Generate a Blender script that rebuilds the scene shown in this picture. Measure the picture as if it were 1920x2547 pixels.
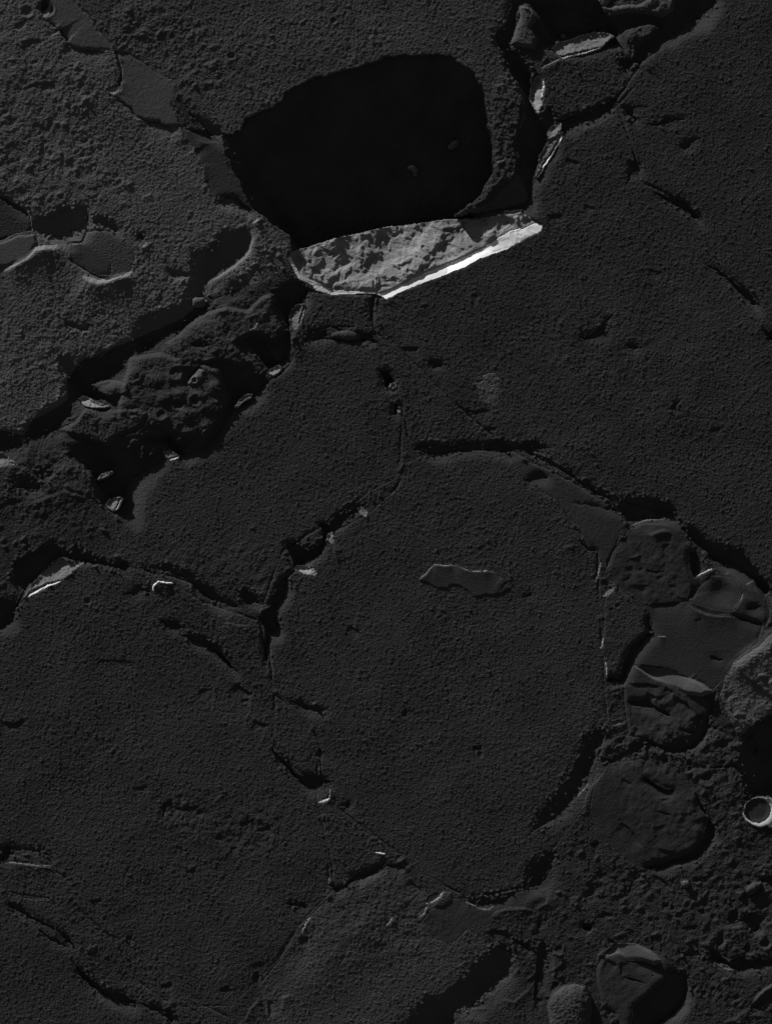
import bpy, math
import numpy as np

S = bpy.context.scene
for o in list(bpy.data.objects):
    bpy.data.objects.remove(o)

# ---------------------------------------------------------------- camera, sky, sun, exposure
# one unit of the tracing grid ("px") is a centimetre; the place is 19.2 m x 25.5 m, seen from straight above
W, HH = 1920.0, 2547.0
CAM_Z = 90.0
cam_d = bpy.data.cameras.new('camera')
cam = bpy.data.objects.new('camera', cam_d)
S.collection.objects.link(cam)
cam.location = (0, 0, CAM_Z)
cam_d.sensor_fit = 'VERTICAL'
cam_d.sensor_height = 36.0
cam_d.lens = 36.0 * CAM_Z / (HH / 100)
cam_d.clip_start = 0.5
cam_d.clip_end = 2000
S.camera = cam

EL = 8.5                       # sun height above the horizon, degrees
LX, LY = 0.55, 0.835            # direction the light travels, x to the right, y down the picture
n_ = math.hypot(LX, LY); LX /= n_; LY /= n_
TAN = math.tan(math.radians(EL))

world = bpy.data.worlds.new('World')
S.world = world
world.use_nodes = True
nt = world.node_tree
bg = nt.nodes['Background']
sky = nt.nodes.new('ShaderNodeTexSky')
sky.sky_type = 'NISHITA'
sky.sun_disc = False
sky.sun_elevation = math.radians(EL)
sky.sun_rotation = math.atan2(-LX, LY)
hsv = nt.nodes.new('ShaderNodeHueSaturation')
hsv.inputs['Saturation'].default_value = 0.0
nt.links.new(sky.outputs[0], hsv.inputs['Color'])
nt.links.new(hsv.outputs[0], bg.inputs['Color'])
bg.inputs['Strength'].default_value = 0.045

sun_d = bpy.data.lights.new('sun', 'SUN')
sun_d.energy = 5.0
sun_d.angle = math.radians(0.6)
sun_d.color = (1.0, 1.0, 1.0)
sun = bpy.data.objects.new('sun', sun_d)
S.collection.objects.link(sun)
from mathutils import Vector
ce = math.cos(math.radians(EL)); se = math.sin(math.radians(EL))
sun.rotation_euler = Vector((LX * ce, -LY * ce, -se)).to_track_quat('-Z', 'Y').to_euler()
sun.location = (-20, 30, 20)

S.view_settings.view_transform = 'Standard'
S.view_settings.look = 'None'
S.view_settings.exposure = 0.0
S.view_settings.gamma = 1.0

# ---------------------------------------------------------------- grid and helpers
G = 2.0
MX = 90
xs = np.arange(-MX, W + MX, G); ys = np.arange(-MX, HH + MX, G)
NX, NY = len(xs), len(ys)
X, Y = np.meshgrid(xs, ys)
X = X.astype(np.float32); Y = Y.astype(np.float32)
rng = np.random.default_rng(7)

FR = {'O': (0, 0, 1.1518), 'P': (0, 0, 1.0)}
for i, (a, b) in enumerate([(0, 0), (960, 0), (0, 620), (960, 620), (0, 1250), (960, 1250), (0, 1887), (960, 1887)]):
    FR['T%d' % (i + 1)] = (a, b, 0.57588)
for i, (a, b, c) in enumerate([(0, 480, 640), (0, 880, 640), (400, 700, 640), (1150, 0, 640), (1450, 1250, 470), (1450, 1573, 470), (1300, 2107, 620)]):
    FR['U%d' % (i + 1)] = (a, b, c / 1667.0)


def pts(s):
    """'T1 10,20 30,40 U3 5,6' -> array of points; a letter-number word switches the tracing frame"""
    out = []; f = FR['P']
    for w in s.split():
        if ',' in w:
            u, v = w.split(',')
            out.append((f[0] + f[2] * float(u), f[1] + f[2] * float(v)))
        else:
            f = FR[w]
    return np.array(out, np.float32)


def sm(t):
    t = np.clip(t, 0, 1)
    return t * t * (3 - 2 * t)


def vnoise(cell, seed, X=X, Y=Y, ax=1.0, ang=0.0):
    """smooth value noise, roughly unit range -1..1"""
    r = np.random.default_rng(seed)
    if ang or ax != 1.0:
        c, s = math.cos(ang), math.sin(ang)
        U = (X * c + Y * s) / ax; V = -X * s + Y * c
    else:
        U, V = X, Y
    u = U / cell; v = V / cell
    u0 = u.min(); v0 = v.min()
    u = u - u0; v = v - v0
    n, m = int(v.max()) + 3, int(u.max()) + 3
    tab = r.random((n, m)).astype(np.float32) * 2 - 1
    iu = u.astype(np.int32); iv = v.astype(np.int32)
    fu = sm(u - iu); fv = sm(v - iv)
    a = tab[iv, iu]; b = tab[iv, iu + 1]; c = tab[iv + 1, iu]; d = tab[iv + 1, iu + 1]
    return (a + (b - a) * fu) * (1 - fv) + (c + (d - c) * fu) * fv


def blur(A, r):
    n = max(1, int(round(r / G)))
    for _ in range(2):
        for ax in (0, 1):
            P = np.pad(A, [(n + 1, n) if k == ax else (0, 0) for k in (0, 1)], mode='edge')
            c = np.cumsum(P, axis=ax, dtype=np.float64)
            k = 2 * n + 1
            A = ((c[k:] - c[:-k]) if ax == 0 else (c[:, k:] - c[:, :-k])) / k
    return A.astype(np.float32)


# ragged copies of the coordinates: outlines evaluated on them come out naturally broken
WX = X + 2.6 * vnoise(8, 1) + 3.4 * vnoise(21, 2) + 3 * vnoise(60, 3)
WY = Y + 2.6 * vnoise(8, 4) + 3.4 * vnoise(21, 5) + 3 * vnoise(60, 6)
FX = X + 0.9 * vnoise(7, 11) + 1.5 * vnoise(22, 12)
FY = Y + 0.9 * vnoise(7, 13) + 1.5 * vnoise(22, 14)
SX, SY = (X, Y)


def box(P, m):
    j0 = max(0, int((P[:, 0].min() - m + MX) / G)); j1 = min(NX, int((P[:, 0].max() + m + MX) / G) + 2)
    i0 = max(0, int((P[:, 1].min() - m + MX) / G)); i1 = min(NY, int((P[:, 1].max() + m + MX) / G) + 2)
    return slice(i0, max(i0 + 1, i1)), slice(j0, max(j0 + 1, j1))


def inside(P, x, y):
    r = np.zeros(x.shape, bool)
    n = len(P)
    for k in range(n):
        x1, y1 = P[k]; x2, y2 = P[(k + 1) % n]
        if y1 == y2:
            continue
        c = ((y1 > y) != (y2 > y)) & (x < (x2 - x1) * (y - y1) / (y2 - y1) + x1)
        r ^= c
    return r


def dist(P, x, y, closed):
    """distance to a polyline, plus the offset measured along the light (positive = beyond the line)"""
    best = np.full(x.shape, 1e9, np.float32); sg = np.zeros(x.shape, np.float32); tt = np.zeros(x.shape, np.float32)
    n = len(P); L = 0.0
    for k in range(n if closed else n - 1):
        a = P[k]; b = P[(k + 1) % n]
        d = b - a; l2 = float(d @ d) + 1e-6; l = math.sqrt(l2)
        t = np.clip(((x - a[0]) * d[0] + (y - a[1]) * d[1]) / l2, 0, 1)
        dx = x - a[0] - t * d[0]; dy = y - a[1] - t * d[1]
        q = np.hypot(dx, dy)
        nx, ny = d[1] / l, -d[0] / l
        if nx * LX + ny * LY < 0:
            nx, ny = -nx, -ny
        m = q < best
        best = np.where(m, q, best); sg = np.where(m, np.sign(dx * nx + dy * ny), sg)
        tt = np.where(m, L + t * l, tt)
        L += l
    return best, sg, tt / max(L, 1e-6)


def pmask(s, mode='w'):
    P = pts(s) if isinstance(s, str) else s
    sl = box(P, 14)
    x, y = {'w': (WX, WY), 'f': (FX, FY), 's': (SX, SY)}[mode]
    m = np.zeros((NY, NX), bool)
    m[sl] = inside(P, x[sl], y[sl])
    return m


FSH = LX / LY          # columns moved per row when following the light
STEP = G / LY


def follow(fn, rev=False, n=1):
    """walk the rows with the light; fn(i, prev) -> new row"""
    prev = np.zeros((n, NX), np.float32)
    rows = range(NY - 1, -1, -1) if rev else range(NY)
    for i in rows:
        if rev:
            sh = np.concatenate([prev[:, 1:], prev[:, -1:]], 1)
        else:
            sh = np.concatenate([prev[:, :1], prev[:, :-1]], 1)
        prev = fn(i, prev * (1 - FSH) + sh * FSH)


def span(mask, rev=False):
    out = np.zeros((NY, NX), np.float32)
    def f(i, p):
        r = np.where(mask[i], p[0] + STEP, 0); out[i] = r
        return r[None]
    follow(f, rev)
    return out


H = np.zeros((NY, NX), np.float32)        # height in centimetres
ROUGH = np.full((NY, NX), 0.7, np.float32)     # how strong the grain is
LAB = np.zeros((NY, NX), np.int32)        # which object every cell belongs to
DEFS = [dict(name='ground', mat='ground')]
BY = {}

exec_later = []
# ---------------------------------------------------------------- the slabs, stones and chips, in painting order


def thing(key, name, label, cat, mat, poly, group=None, mode='f', rough=None, parent=None, lift=0, ew=10, tilt=0, edge=0.0, dome=0, only=None, turn=0):
    DEFS.append(dict(key=key, name=name, label=label, cat=cat, mat=mat, group=group, parent=parent))
    idx = len(DEFS) - 1
    BY[key] = idx
    P = pts(poly)
    m = pmask(P, mode)
    if only:
        m &= (LAB == BY[only])
    LAB[m] = idx
    if rough is not None:
        ROUGH[m] = rough
    x, y = {'w': (WX, WY), 'f': (FX, FY), 's': (SX, SY)}[mode]
    if edge or lift or tilt or dome:
        sl = box(P, 30)
        q, _, _ = dist(P, x[sl], y[sl], True)
        mm = m[sl]
        if lift:
            H[sl] += np.where(mm, lift * sm(q / ew), 0)
        if dome:
            H[sl] += np.where(mm, dome * np.sqrt(np.clip(1 - (1 - np.clip(q / q[mm].max(), 0, 1)) ** 2, 0, 1)), 0)
        if tilt:
            c, s = math.cos(turn), math.sin(turn)
            ax, ay = LX * c - LY * s, LX * s + LY * c
            p = x[sl] * ax + y[sl] * ay
            H[sl] += np.where(mm, tilt * (p - p[mm].mean()) * sm(q / ew), 0)
        if edge:
            pe = np.clip(vnoise(45, 40 + idx, X[sl], Y[sl]) + 0.35, 0, 1)
            H[sl] -= edge * pe * np.exp(-(q / 3.2) ** 2)
    return m


SL = 'flat rock'
GS = 'large dark flat rocks fitted together'
# big slabs
thing('A', 'flat_rock', 'upper left corner slab with a coarse pitted surface, bordered by a smooth diagonal strip', SL, 'slab_a',
      'P -120,-120 T1 170,-60 180,20 190,85 260,130 300,190 370,215 490,218 520,300 480,400 560,460 600,510 700,540 790,548 800,590 870,680 890,790 930,850 1000,850 1080,900 1180,960 1260,1070 T3 1240,60 1180,130 1000,180 900,200 780,300 640,360 480,430 350,480 290,560 290,650 140,740 100,800 0,780 P -120,1060', GS, rough=1.15)
thing('B', 'flat_rock', 'grainy slab along the top edge, just above the big black pit', SL, 'slab_b',
      'T1 300,-210 T2 560,-210 540,0 520,100 470,150 500,260 560,350 600,400 600,500 560,600 560,720 620,860 500,900 300,935 0,960 T1 1260,1070 1090,890 960,620 850,520 770,400 740,340 640,290 505,225 440,140 300,0', GS, rough=1.2)
thing('H', 'flat_rock', 'widest slab, filling the right of the scene below the black pit and its white edge', SL, 'slab_h',
      'O 1570,-100 1740,-110 1760,640 1650,665 1560,580 1520,510 1480,440 1380,390 1370,330 1330,230 1210,270 1150,400 1130,460 1165,490 1000,580 815,645 800,650 810,720 860,750 960,850 1080,960 1340,1100 1480,1140 1590,1220 1667,1262 1780,1300 1780,-100 1600,-100', GS, edge=2)
thing('R2', 'flat_rock', 'narrow slab on the upper right edge beyond the broken diagonal crack', SL, 'slab_h',
      'O 1570,-100 1460,80 1390,130 1385,170 1330,230 1370,330 1380,390 1480,440 1520,510 1560,580 1640,665 1667,700 1780,760 1780,-100', GS, edge=1.5)
thing('I', 'flat_rock', 'small squarish slab under the pale flake near the top, walled in by black clefts', SL, 'slab_h',
      'U4 480,470 620,390 900,310 1010,260 1140,420 1060,560 1000,640 900,680 740,750 620,780 540,680', GS, rough=1.0, edge=2)
thing('IZ', 'flat_rock', 'small smooth slab between the white pit edge and the lens-shaped stone', SL, 'slab_j',
      'U3 940,60 1200,85 1390,90 1370,290 1280,300 1100,290 930,330', GS, rough=0.8, edge=3)
thing('J', 'flat_rock', 'slab with a ragged left side, left of centre, beside the long dark gully', SL, 'slab_j',
      'U3 470,830 U3 600,740 750,610 830,550 860,470 930,400 1050,370 1200,390 1340,380 1400,400 1480,540 1430,600 1450,700 O 870,880 860,1030 800,1060 700,1130 610,1190 570,1300 500,1310 450,1270 320,1230 255,1200 245,1080 300,1020 380,985 480,890 520,860', GS, edge=2.5)
thing('AA', 'flat_rock', 'wedge-shaped slab sprinkled with tiny bright grains between the widest slab and the left slab', SL, 'slab_j',
      'U3 1390,100 1440,100 O 812,650 830,720 960,850 1080,955 900,962 880,940 865,870 850,800 800,700', GS, rough=0.7, edge=2)
thing('K', 'flat_rock', 'round-sided slab in the middle with a smooth raised patch on it', SL, 'slab_k',
      'O 905,985 980,975 1080,968 1110,1000 1165,1060 1200,1080 1230,1130 1290,1190 1290,1250 1300,1400 1310,1560 1265,1740 1180,1850 1130,1915 1060,1930 1000,1935 940,1900 880,1870 830,1820 730,1745 695,1700 690,1600 640,1530 590,1490 577,1350 600,1290 625,1240 690,1200 720,1150 800,1105 860,1050 875,1000', GS, edge=2.5)
thing('L', 'flat_rock', 'huge slab filling the lower left, marked with a small scratched hollow', SL, 'slab_l',
      'O -110,1360 0,1350 60,1285 150,1215 210,1212 290,1250 340,1310 430,1370 550,1490 580,1600 680,1700 700,1800 715,1925 650,1990 600,2070 560,2110 500,2170 380,2175 300,2120 200,1990 150,1880 0,1835 -110,1830', GS, edge=1.5)
thing('M', 'flat_rock', 'thin tapering slab caught between two black cracks at the left', SL, 'slab_l',
      'O 250,1215 340,1240 440,1300 560,1340 572,1400 575,1490 550,1485 500,1420 430,1365 340,1305 290,1255', GS, rough=0.7, edge=2)
thing('N1', 'flat_rock', 'curved speckled slab sweeping through the bottom left corner above a black crack', SL, 'slab_l',
      'O -110,1855 0,1860 100,1865 160,1910 240,2000 330,2080 440,2170 500,2200 490,2330 400,2300 270,2110 200,2060 160,1990 110,1940 0,1925 -110,1890', GS, rough=0.7, edge=1.5)
thing('N2', 'flat_rock', 'slab in the bottom left corner below the long curved crack', SL, 'slab_l',
      'O -110,1900 0,1930 110,1945 160,2000 200,2070 270,2120 400,2310 300,2400 -110,2400', GS, edge=1.5)
thing('OO', 'flat_rock', 'lighter sloping slab at the bottom middle, ending in a broad black shadow', SL, 'slab_o',
      'O 650,1995 720,1930 800,1890 860,1868 930,1935 1000,2000 1060,2040 1110,2060 1105,2120 1000,2200 880,2330 560,2330 580,2210 560,2130 600,2075', GS)
thing('V', 'flat_rock', 'little triangular slab wedged between the lower left slab and the middle slab', SL, 'slab_k',
      'O 595,1500 640,1540 688,1600 685,1690 640,1660 590,1590', GS, rough=0.6, edge=2)
thing('WW', 'flat_rock', 'triangular slab dotted with grains, below the small white glint at bottom centre', SL, 'slab_k',
      'O 700,1750 760,1770 870,1850 835,1872 720,1922', GS, 'w', rough=0.6, edge=1.2)
# smooth fillers
GF = 'smooth bands between the slabs'
thing('C', 'smooth_band', 'smooth grey band running in from the top edge near the left corner', 'stone band', 'smooth_a',
      'T1 215,-60 300,-60 330,20 380,60 440,140 490,215 370,215 300,190 260,130 190,85 215,30', GF, 'w', rough=0.38, edge=3)
thing('D', 'smooth_band', 'smooth grey lozenge-shaped band left of the pit, white chip on its left tip', 'stone band', 'smooth_a',
      'T1 505,225 560,240 640,290 740,340 760,400 750,450 790,545 700,540 600,510 560,460 480,410 520,380 530,320', GF, 'w', rough=0.38, edge=3, tilt=0.01)
thing('E', 'smooth_band', 'smooth dark band hugging the left side of the black pit', 'stone band', 'smooth_b',
      'T1 795,550 860,580 955,615 970,700 1040,780 1070,870 1110,920 1060,890 980,850 930,860 890,790 870,680 800,590', GF, 'w', rough=0.42, edge=2)
thing('Q', 'smooth_band', 'smooth dark tongue running down to the ridged round stone on the right', 'stone band', 'smooth_b',
      'O 1100,985 1160,1000 1250,1050 1345,1120 1330,1170 1305,1230 1290,1190 1230,1120 1200,1080 1165,1055 1115,1010', GF, 'w', rough=0.38, edge=1.5)
thing('QB', 'smooth_band', 'smooth dark band fringed by a light ledge at the lower middle', 'stone band', 'smooth_b',
      'T8 170,680 215,640 300,600 350,640 420,650 520,590 640,560 700,600 630,650 500,645 440,710 350,740 280,810 130,730', GF, 'w', rough=0.45)
thing('RR', 'pitted_rock', 'tall narrow slab full of tiny pits, bright along its left edge', SL, 'slab_k',
      'T6 990,365 1050,400 1120,490 1140,560 1070,620 1010,770 950,770 945,690 920,630 940,540 940,400', None, rough=0.5, lift=1.5, ew=8)
thing('SS', 'smooth_rock', 'smooth dark slab below the two round stones at the right', SL, 'smooth_c',
      'T6 1060,620 1160,580 1130,440 1290,430 1400,480 1500,490 1620,530 1600,600 1500,680 1450,760 1410,810 1330,750 1200,710 1060,700 1030,690', None, rough=0.2, edge=1.5)
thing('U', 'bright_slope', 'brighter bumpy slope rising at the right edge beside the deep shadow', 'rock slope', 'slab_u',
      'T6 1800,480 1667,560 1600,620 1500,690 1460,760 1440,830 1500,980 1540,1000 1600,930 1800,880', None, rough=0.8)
# left circles
thing('Y1', 'flat_stone', 'smooth half-disc stone cut off by the left edge above a bright rim', 'flat stone', 'smooth_a',
      'U1 -200,360 0,320 120,270 240,262 250,330 190,400 130,450 0,490 -200,520', None, rough=0.3, lift=3, ew=8, tilt=0.02)
thing('Y2', 'flat_stone', 'roundish cracked stone set in a hollow near the left edge', 'flat stone', 'slab_b',
      'U1 440,330 530,320 560,250 700,240 790,300 880,400 860,480 800,530 690,565 600,530 520,470 440,430', None, rough=0.45, edge=4)
thing('Y3', 'flat_stone', 'dark wedge-shaped stone on the left edge above a black hollow', 'flat stone', 'slab_l',
      'U1 -200,0 0,20 140,80 190,140 210,240 100,260 0,310 -200,330', None, rough=0.5, edge=4)
# nodular patch & gully stones
thing('XN', 'knobbly_rock', 'low knobbly slab lying in the dark gully at the left', SL, 'slab_n',
      'T3 560,460 700,440 800,480 900,490 960,520 980,600 1000,660 960,740 880,830 760,800 640,820 560,820 500,730 520,600', None, rough=0.9, lift=6, ew=14)
thing('X2', 'broken_rock', 'striped broken slab in the dark gully below the deep shadow hook', SL, 'slab_n',
      'U3 20,400 120,330 260,200 430,160 560,180 640,100 760,60 740,180 780,260 830,320 740,400 600,340 500,400 600,520 520,560 400,520 300,540 130,540 60,450', None, rough=1.1, lift=7, ew=12)
thing('X3', 'broken_rock', 'coarse sandy slab in the gully under the pale chip at the left', SL, 'slab_n',
      'U2 560,340 740,360 900,350 960,380 940,480 760,540 700,600 560,560 430,520 370,490 480,440', None, rough=1.9, lift=5, ew=10)
thing('X4', 'broken_rock', 'lobed slab low in the gully near the left edge with a curved ridge', SL, 'slab_n',
      'U2 -200,760 40,700 150,720 250,780 430,660 520,720 600,770 640,900 640,960 500,910 420,885 340,910 260,945 200,970 100,950 40,990 -300,1100 -300,800', None, rough=1.0, lift=2, ew=12)
thing('X5', 'broken_rock', 'small jagged slab standing alone in the gully left of the knobbly slab', SL, 'slab_n',
      'U2 580,200 700,160 830,190 850,260 720,290 640,250', None, rough=1.2, lift=5, ew=8)
# top right clutter
thing('TR1', 'broken_rock', 'upright angular slab in the dark cleft at the top', SL, 'slab_b',
      'U4 360,30 440,40 490,110 440,180 490,240 470,320 300,290 340,180 370,110', None, rough=0.9, lift=7, ew=9)
thing('TR2', 'broken_rock', 'ragged shelf of rubble at the top right edge beside the black fissure', SL, 'slab_b',
      'U4 900,40 1000,30 1150,20 1300,-80 1380,-100 1370,60 1300,110 1100,80 960,100', None, rough=1.6, lift=8, ew=9)
thing('TR3', 'broken_rock', 'crumbling slab between the pale flake and the diagonal fissure', SL, 'slab_h',
      'U4 1000,230 1060,180 1200,140 1300,170 1250,240 1180,270 1110,400 1010,390 990,280', None, rough=1.6, lift=6, ew=9)
thing('TR4', 'broken_rock', 'crumbly rock lip on the right side of the black pit', SL, 'slab_h',
      'T2 440,400 520,410 600,440 580,520 560,640 580,740 520,800 430,880 350,900 420,840 460,730 468,640', None, rough=1.7, lift=2)
# round stones lower right
GD = 'round flat-topped stones'
thing('D1', 'round_stone', 'round stone with a ridged, cracked top and a curled upper edge', 'round stone', 'smooth_c',
      'U5 340,330 400,230 520,160 680,140 820,170 890,250 940,400 960,500 980,640 970,760 890,880 760,890 640,900 520,870 440,800 300,740 235,650 235,560 270,450', GD, 's', rough=0.45, lift=0.8, ew=16)
thing('D2', 'round_stone', 'oval stone with a bowl-shaped hollow and a white glint on its upper edge', 'round stone', 'smooth_c',
      'U5 970,660 1120,580 1200,560 1380,580 1480,640 1560,740 1620,860 1640,1000 1600,1090 1440,1030 1300,1000 1140,990 1000,940 890,880 950,840 980,760', GD, 's', rough=0.3, lift=1.4, ew=12)
thing('D3', 'round_stone', 'split stone with a lighter sloping top, black shadow along its right side', 'round stone', 'smooth_c',
      'U6 430,290 560,300 760,320 960,400 1060,450 1150,520 1130,620 1100,740 1090,860 1040,940 960,1000 800,1060 640,1000 540,940 400,910 370,700 360,600 350,450', GD, 's', rough=0.35, lift=2.2, ew=8)
thing('D4', 'round_stone', 'broad round stone with a short black gash in its flaky top', 'round stone', 'smooth_c',
      'T8 960,20 1100,0 1220,30 1310,90 1340,150 1385,260 1400,320 1350,400 1250,440 1180,470 1100,470 1040,440 960,370 900,340 880,200 900,100', GD, 's', rough=0.45, lift=0.8, ew=20)
thing('D5', 'round_stone', 'round stone at the bottom with a light upper facet and a black shadowed side', 'round stone', 'smooth_c',
      'U7 490,800 540,720 620,640 740,635 860,680 960,740 1010,830 1090,860 1100,960 1070,1050 1000,1120 900,1183 800,1260 680,1260 600,1100 520,1020 485,900', GD, 's', rough=0.35, lift=3, ew=12)
thing('D6', 'rough_boulder', 'rough rounded boulder at the bottom edge left of the shadowed round stone', 'boulder', 'slab_o',
      'U7 160,1060 190,990 260,930 340,910 420,930 460,1010 460,1120 440,1260 260,1290 180,1200', None, 's', rough=2.0, dome=17)

# parts of the round stones
thing('D3a', 'lit_facet', 'sloping upper facet, lightened as if sunlit', None, 'facet', 'U6 440,292 560,300 760,322 960,402 1060,452 1146,520 1040,565 900,545 780,480 600,410', parent='D3', mode='s', rough=0.15, tilt=0.17)  # sunlit tone put into the facet colour
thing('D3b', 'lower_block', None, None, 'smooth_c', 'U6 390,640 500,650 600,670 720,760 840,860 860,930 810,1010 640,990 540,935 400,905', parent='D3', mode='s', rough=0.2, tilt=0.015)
thing('D5a', 'lit_facet', 'upper facet, lightened as if sunlit', None, 'facet', 'U7 535,745 620,642 740,637 860,690 930,760 870,790 800,760 700,750 640,715', parent='D5', mode='s', rough=0.3, tilt=0.15)
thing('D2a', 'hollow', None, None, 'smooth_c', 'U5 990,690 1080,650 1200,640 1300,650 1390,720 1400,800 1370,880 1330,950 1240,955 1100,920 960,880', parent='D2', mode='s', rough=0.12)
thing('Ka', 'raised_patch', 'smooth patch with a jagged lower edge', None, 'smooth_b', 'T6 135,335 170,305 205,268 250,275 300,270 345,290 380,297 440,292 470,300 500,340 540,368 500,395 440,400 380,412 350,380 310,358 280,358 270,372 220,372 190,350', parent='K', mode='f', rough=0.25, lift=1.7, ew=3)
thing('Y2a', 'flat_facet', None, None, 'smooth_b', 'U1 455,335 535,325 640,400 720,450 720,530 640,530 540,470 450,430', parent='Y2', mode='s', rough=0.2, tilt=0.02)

# lens stone, pebbles
GP = 'small stones and pebbles'
def peb(key, label, poly, mat='slab_o', dome=8, rough=0.5, name='pebble'):
    thing(key, name, label, 'pebble', mat, poly, GP, 's', rough=rough, dome=dome)
peb('P1', 'lens-shaped dark stone lying in the short black crack under the white pit edge', 'U3 1100,340 1150,318 1220,315 1290,340 1280,370 1200,378 1130,365', 'slab_o', 4)
peb('P2', 'small lone stone on the floor of the black pit, the upper right one', 'T2 262,632 280,605 300,596 316,602 312,620 285,640', 'pebble', 8)
peb('P3', 'small rounded stone on the floor of the black pit, the lower left one', 'T2 85,720 100,702 122,702 137,722 132,748 118,750 112,730', 'pebble', 10)
peb('P4', 'square-cornered stone sitting in the gully above the striped slab', 'U1 1245,690 1265,672 1320,672 1348,700 1335,735 1290,745 1250,735', 'pebble', 9)
peb('P5', 'oval humped pebble near the right edge above the bottom cracks', 'U7 1485,300 1490,265 1540,230 1590,228 1600,250 1560,300 1510,330', 'slab_o', 9, 0.2)
peb('P6', 'round pebble with a bright crown in the rubble of the lower right', 'U7 1050,235 1075,218 1105,222 1118,245 1100,268 1070,268', 'slab_u', 7, 0.2)
peb('P7', 'small knob at the upper left of the pale flake near the top', 'U4 635,235 640,212 660,208 672,222 668,245', 'pebble', 6, 0.2)
peb('P8', 'tiny round pebble at the top end of the long curved ledge left of the pit', 'U1 1545,210 1560,198 1585,200 1590,225 1570,232 1550,228', 'pebble', 5, 0.1)
peb('P9', 'ring-shaped knob with a dimple on top, standing on the knobbly slab', 'U2 1215,190 1240,150 1290,95 1325,110 1320,150 1280,190 1240,205', 'slab_u', 7, 0.9)
peb('P10', 'rounded pebble with a bright face on the very top edge, near the right', 'U4 880,0 890,-30 940,-30 955,10 930,38 900,32', 'pebble', 8, 0.4)
peb('P11', 'smooth oval knob tucked into the cleft at the lower middle beside a white streak', 'T8 205,640 215,600 245,570 285,575 285,610 250,640', 'slab_o', 2.5, 0.3)

# ---------------------------------------------------------------- broad relief
H += 2.2 * vnoise(260, 21) + 1.0 * vnoise(110, 22)


def blob(s, h, ang=0):
    """round or oval hump (h > 0) or bowl (h < 0): 'frame x,y rx,ry'"""
    P = pts(s); f = FR[s.split()[0]][2]
    rx, ry = [float(v) * f for v in s.split()[2].split(',')]
    c = P[0]; R = max(rx, ry) * 2.6
    sl = box(np.array([[c[0] - R, c[1] - R], [c[0] + R, c[1] + R]]), 0)
    dx = FX[sl] - c[0]; dy = FY[sl] - c[1]; a = math.radians(ang)
    u = (dx * math.cos(a) + dy * math.sin(a)) / rx; v = (-dx * math.sin(a) + dy * math.cos(a)) / ry
    H[sl] += h * np.exp(-(u * u + v * v) * 1.2)


def crater(s, r, d, rim=0.25):
    P = pts(s); c = P[0]
    sl = box(np.array([[c[0] - 3 * r, c[1] - 3 * r], [c[0] + 3 * r, c[1] + 3 * r]]), 0)
    q = np.hypot(FX[sl] - c[0], FY[sl] - c[1]) / r
    H[sl] += -d * sm((1.15 - q) / 0.7) + d * rim * np.exp(-((q - 1.15) / 0.25) ** 2)


RZ = 0.55


def rough_zone(s, amp, cell):
    """coarse lumps inside a soft-edged outline"""
    m = blur(pmask(s, 's').astype(np.float32), 30)
    n = vnoise(cell, int(amp * 10 + cell)) + 0.6 * vnoise(cell * 0.5, int(cell * 3)) + 0.35 * vnoise(cell * 0.28, int(cell * 5))
    global H
    H += RZ * amp * m * n


rough_zone('T1 -200,250 300,250 420,420 420,700 560,760 540,900 300,880 -200,860', 1.9, 26)
rough_zone('T1 430,60 800,60 850,160 760,300 640,260 520,200', 2.4, 22)
rough_zone('T1 760,220 1060,200 1080,380 860,440 760,380', 1.7, 22)
rough_zone('T1 1380,40 1667,40 1667,240 1300,300', 1.3, 20)
rough_zone('T1 0,60 180,60 160,200 -40,220', 2.0, 24)
rough_zone('T3 -100,300 420,300 460,420 120,640 -100,640', 1.4, 24)
rough_zone('T3 560,120 900,160 860,330 640,340', 2.4, 20)
rough_zone('U3 0,350 900,0 800,600 300,650', 2.6, 20)
rough_zone('U2 20,560 560,380 700,560 500,1100 0,1100', 2.6, 20)
rough_zone('U2 560,80 1480,40 1500,400 1300,620 560,620', 2.2, 24)
rough_zone('T2 420,400 620,420 600,880 400,900', 3.2, 11)
rough_zone('T2 400,900 600,740 620,920 440,930', 4.0, 12)
rough_zone('T4 520,250 1300,100 1500,700 700,760', 0.7, 20)
rough_zone('T7 980,250 1250,250 1250,420 950,420', 2.2, 16)
rough_zone('T7 700,160 880,180 870,290 700,290', 2.6, 12)
rough_zone('U4 500,-100 1500,-100 1300,300 600,330', 4.0, 20)
rough_zone('T8 700,440 1667,300 1800,1300 350,1300 650,700', 0.7, 24)
rough_zone('T8 1250,560 1667,500 1800,900 1500,900 1200,760', 2.0, 20)
rough_zone('T8 850,450 1050,440 1040,620 900,620', 2.2, 14)
rough_zone('T8 950,700 1200,640 1250,760 1000,780', 1.8, 18)
rough_zone('T8 1250,850 1500,880 1500,1080 1300,1000', 2.0, 18)
rough_zone('T8 1200,60 1667,0 1800,560 1300,640', 1.8, 20)
rough_zone('U6 100,800 1500,850 1400,1400 700,1200 100,1200', 4.0, 18)
rough_zone('T7 1400,560 1667,500 T8 300,700 100,900 T7 1500,900 1300,760', 1.6, 24)
rough_zone('O 340,1700 640,1700 640,1830 340,1830', 1.1, 22)
rough_zone('T5 540,180 1240,180 1180,480 700,300', 1.6, 18)
rough_zone('T6 1700,560 1500,700 1480,960 1800,1000', 1.6, 22)

# ---------------------------------------------------------------- shadowed drops
# a drop falls away from the light slightly steeper than the sun shines, then climbs back
CUT = np.zeros((NY, NX), np.float32)


KF = 1.12
SHADE = np.zeros((NY, NX), bool)


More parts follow.
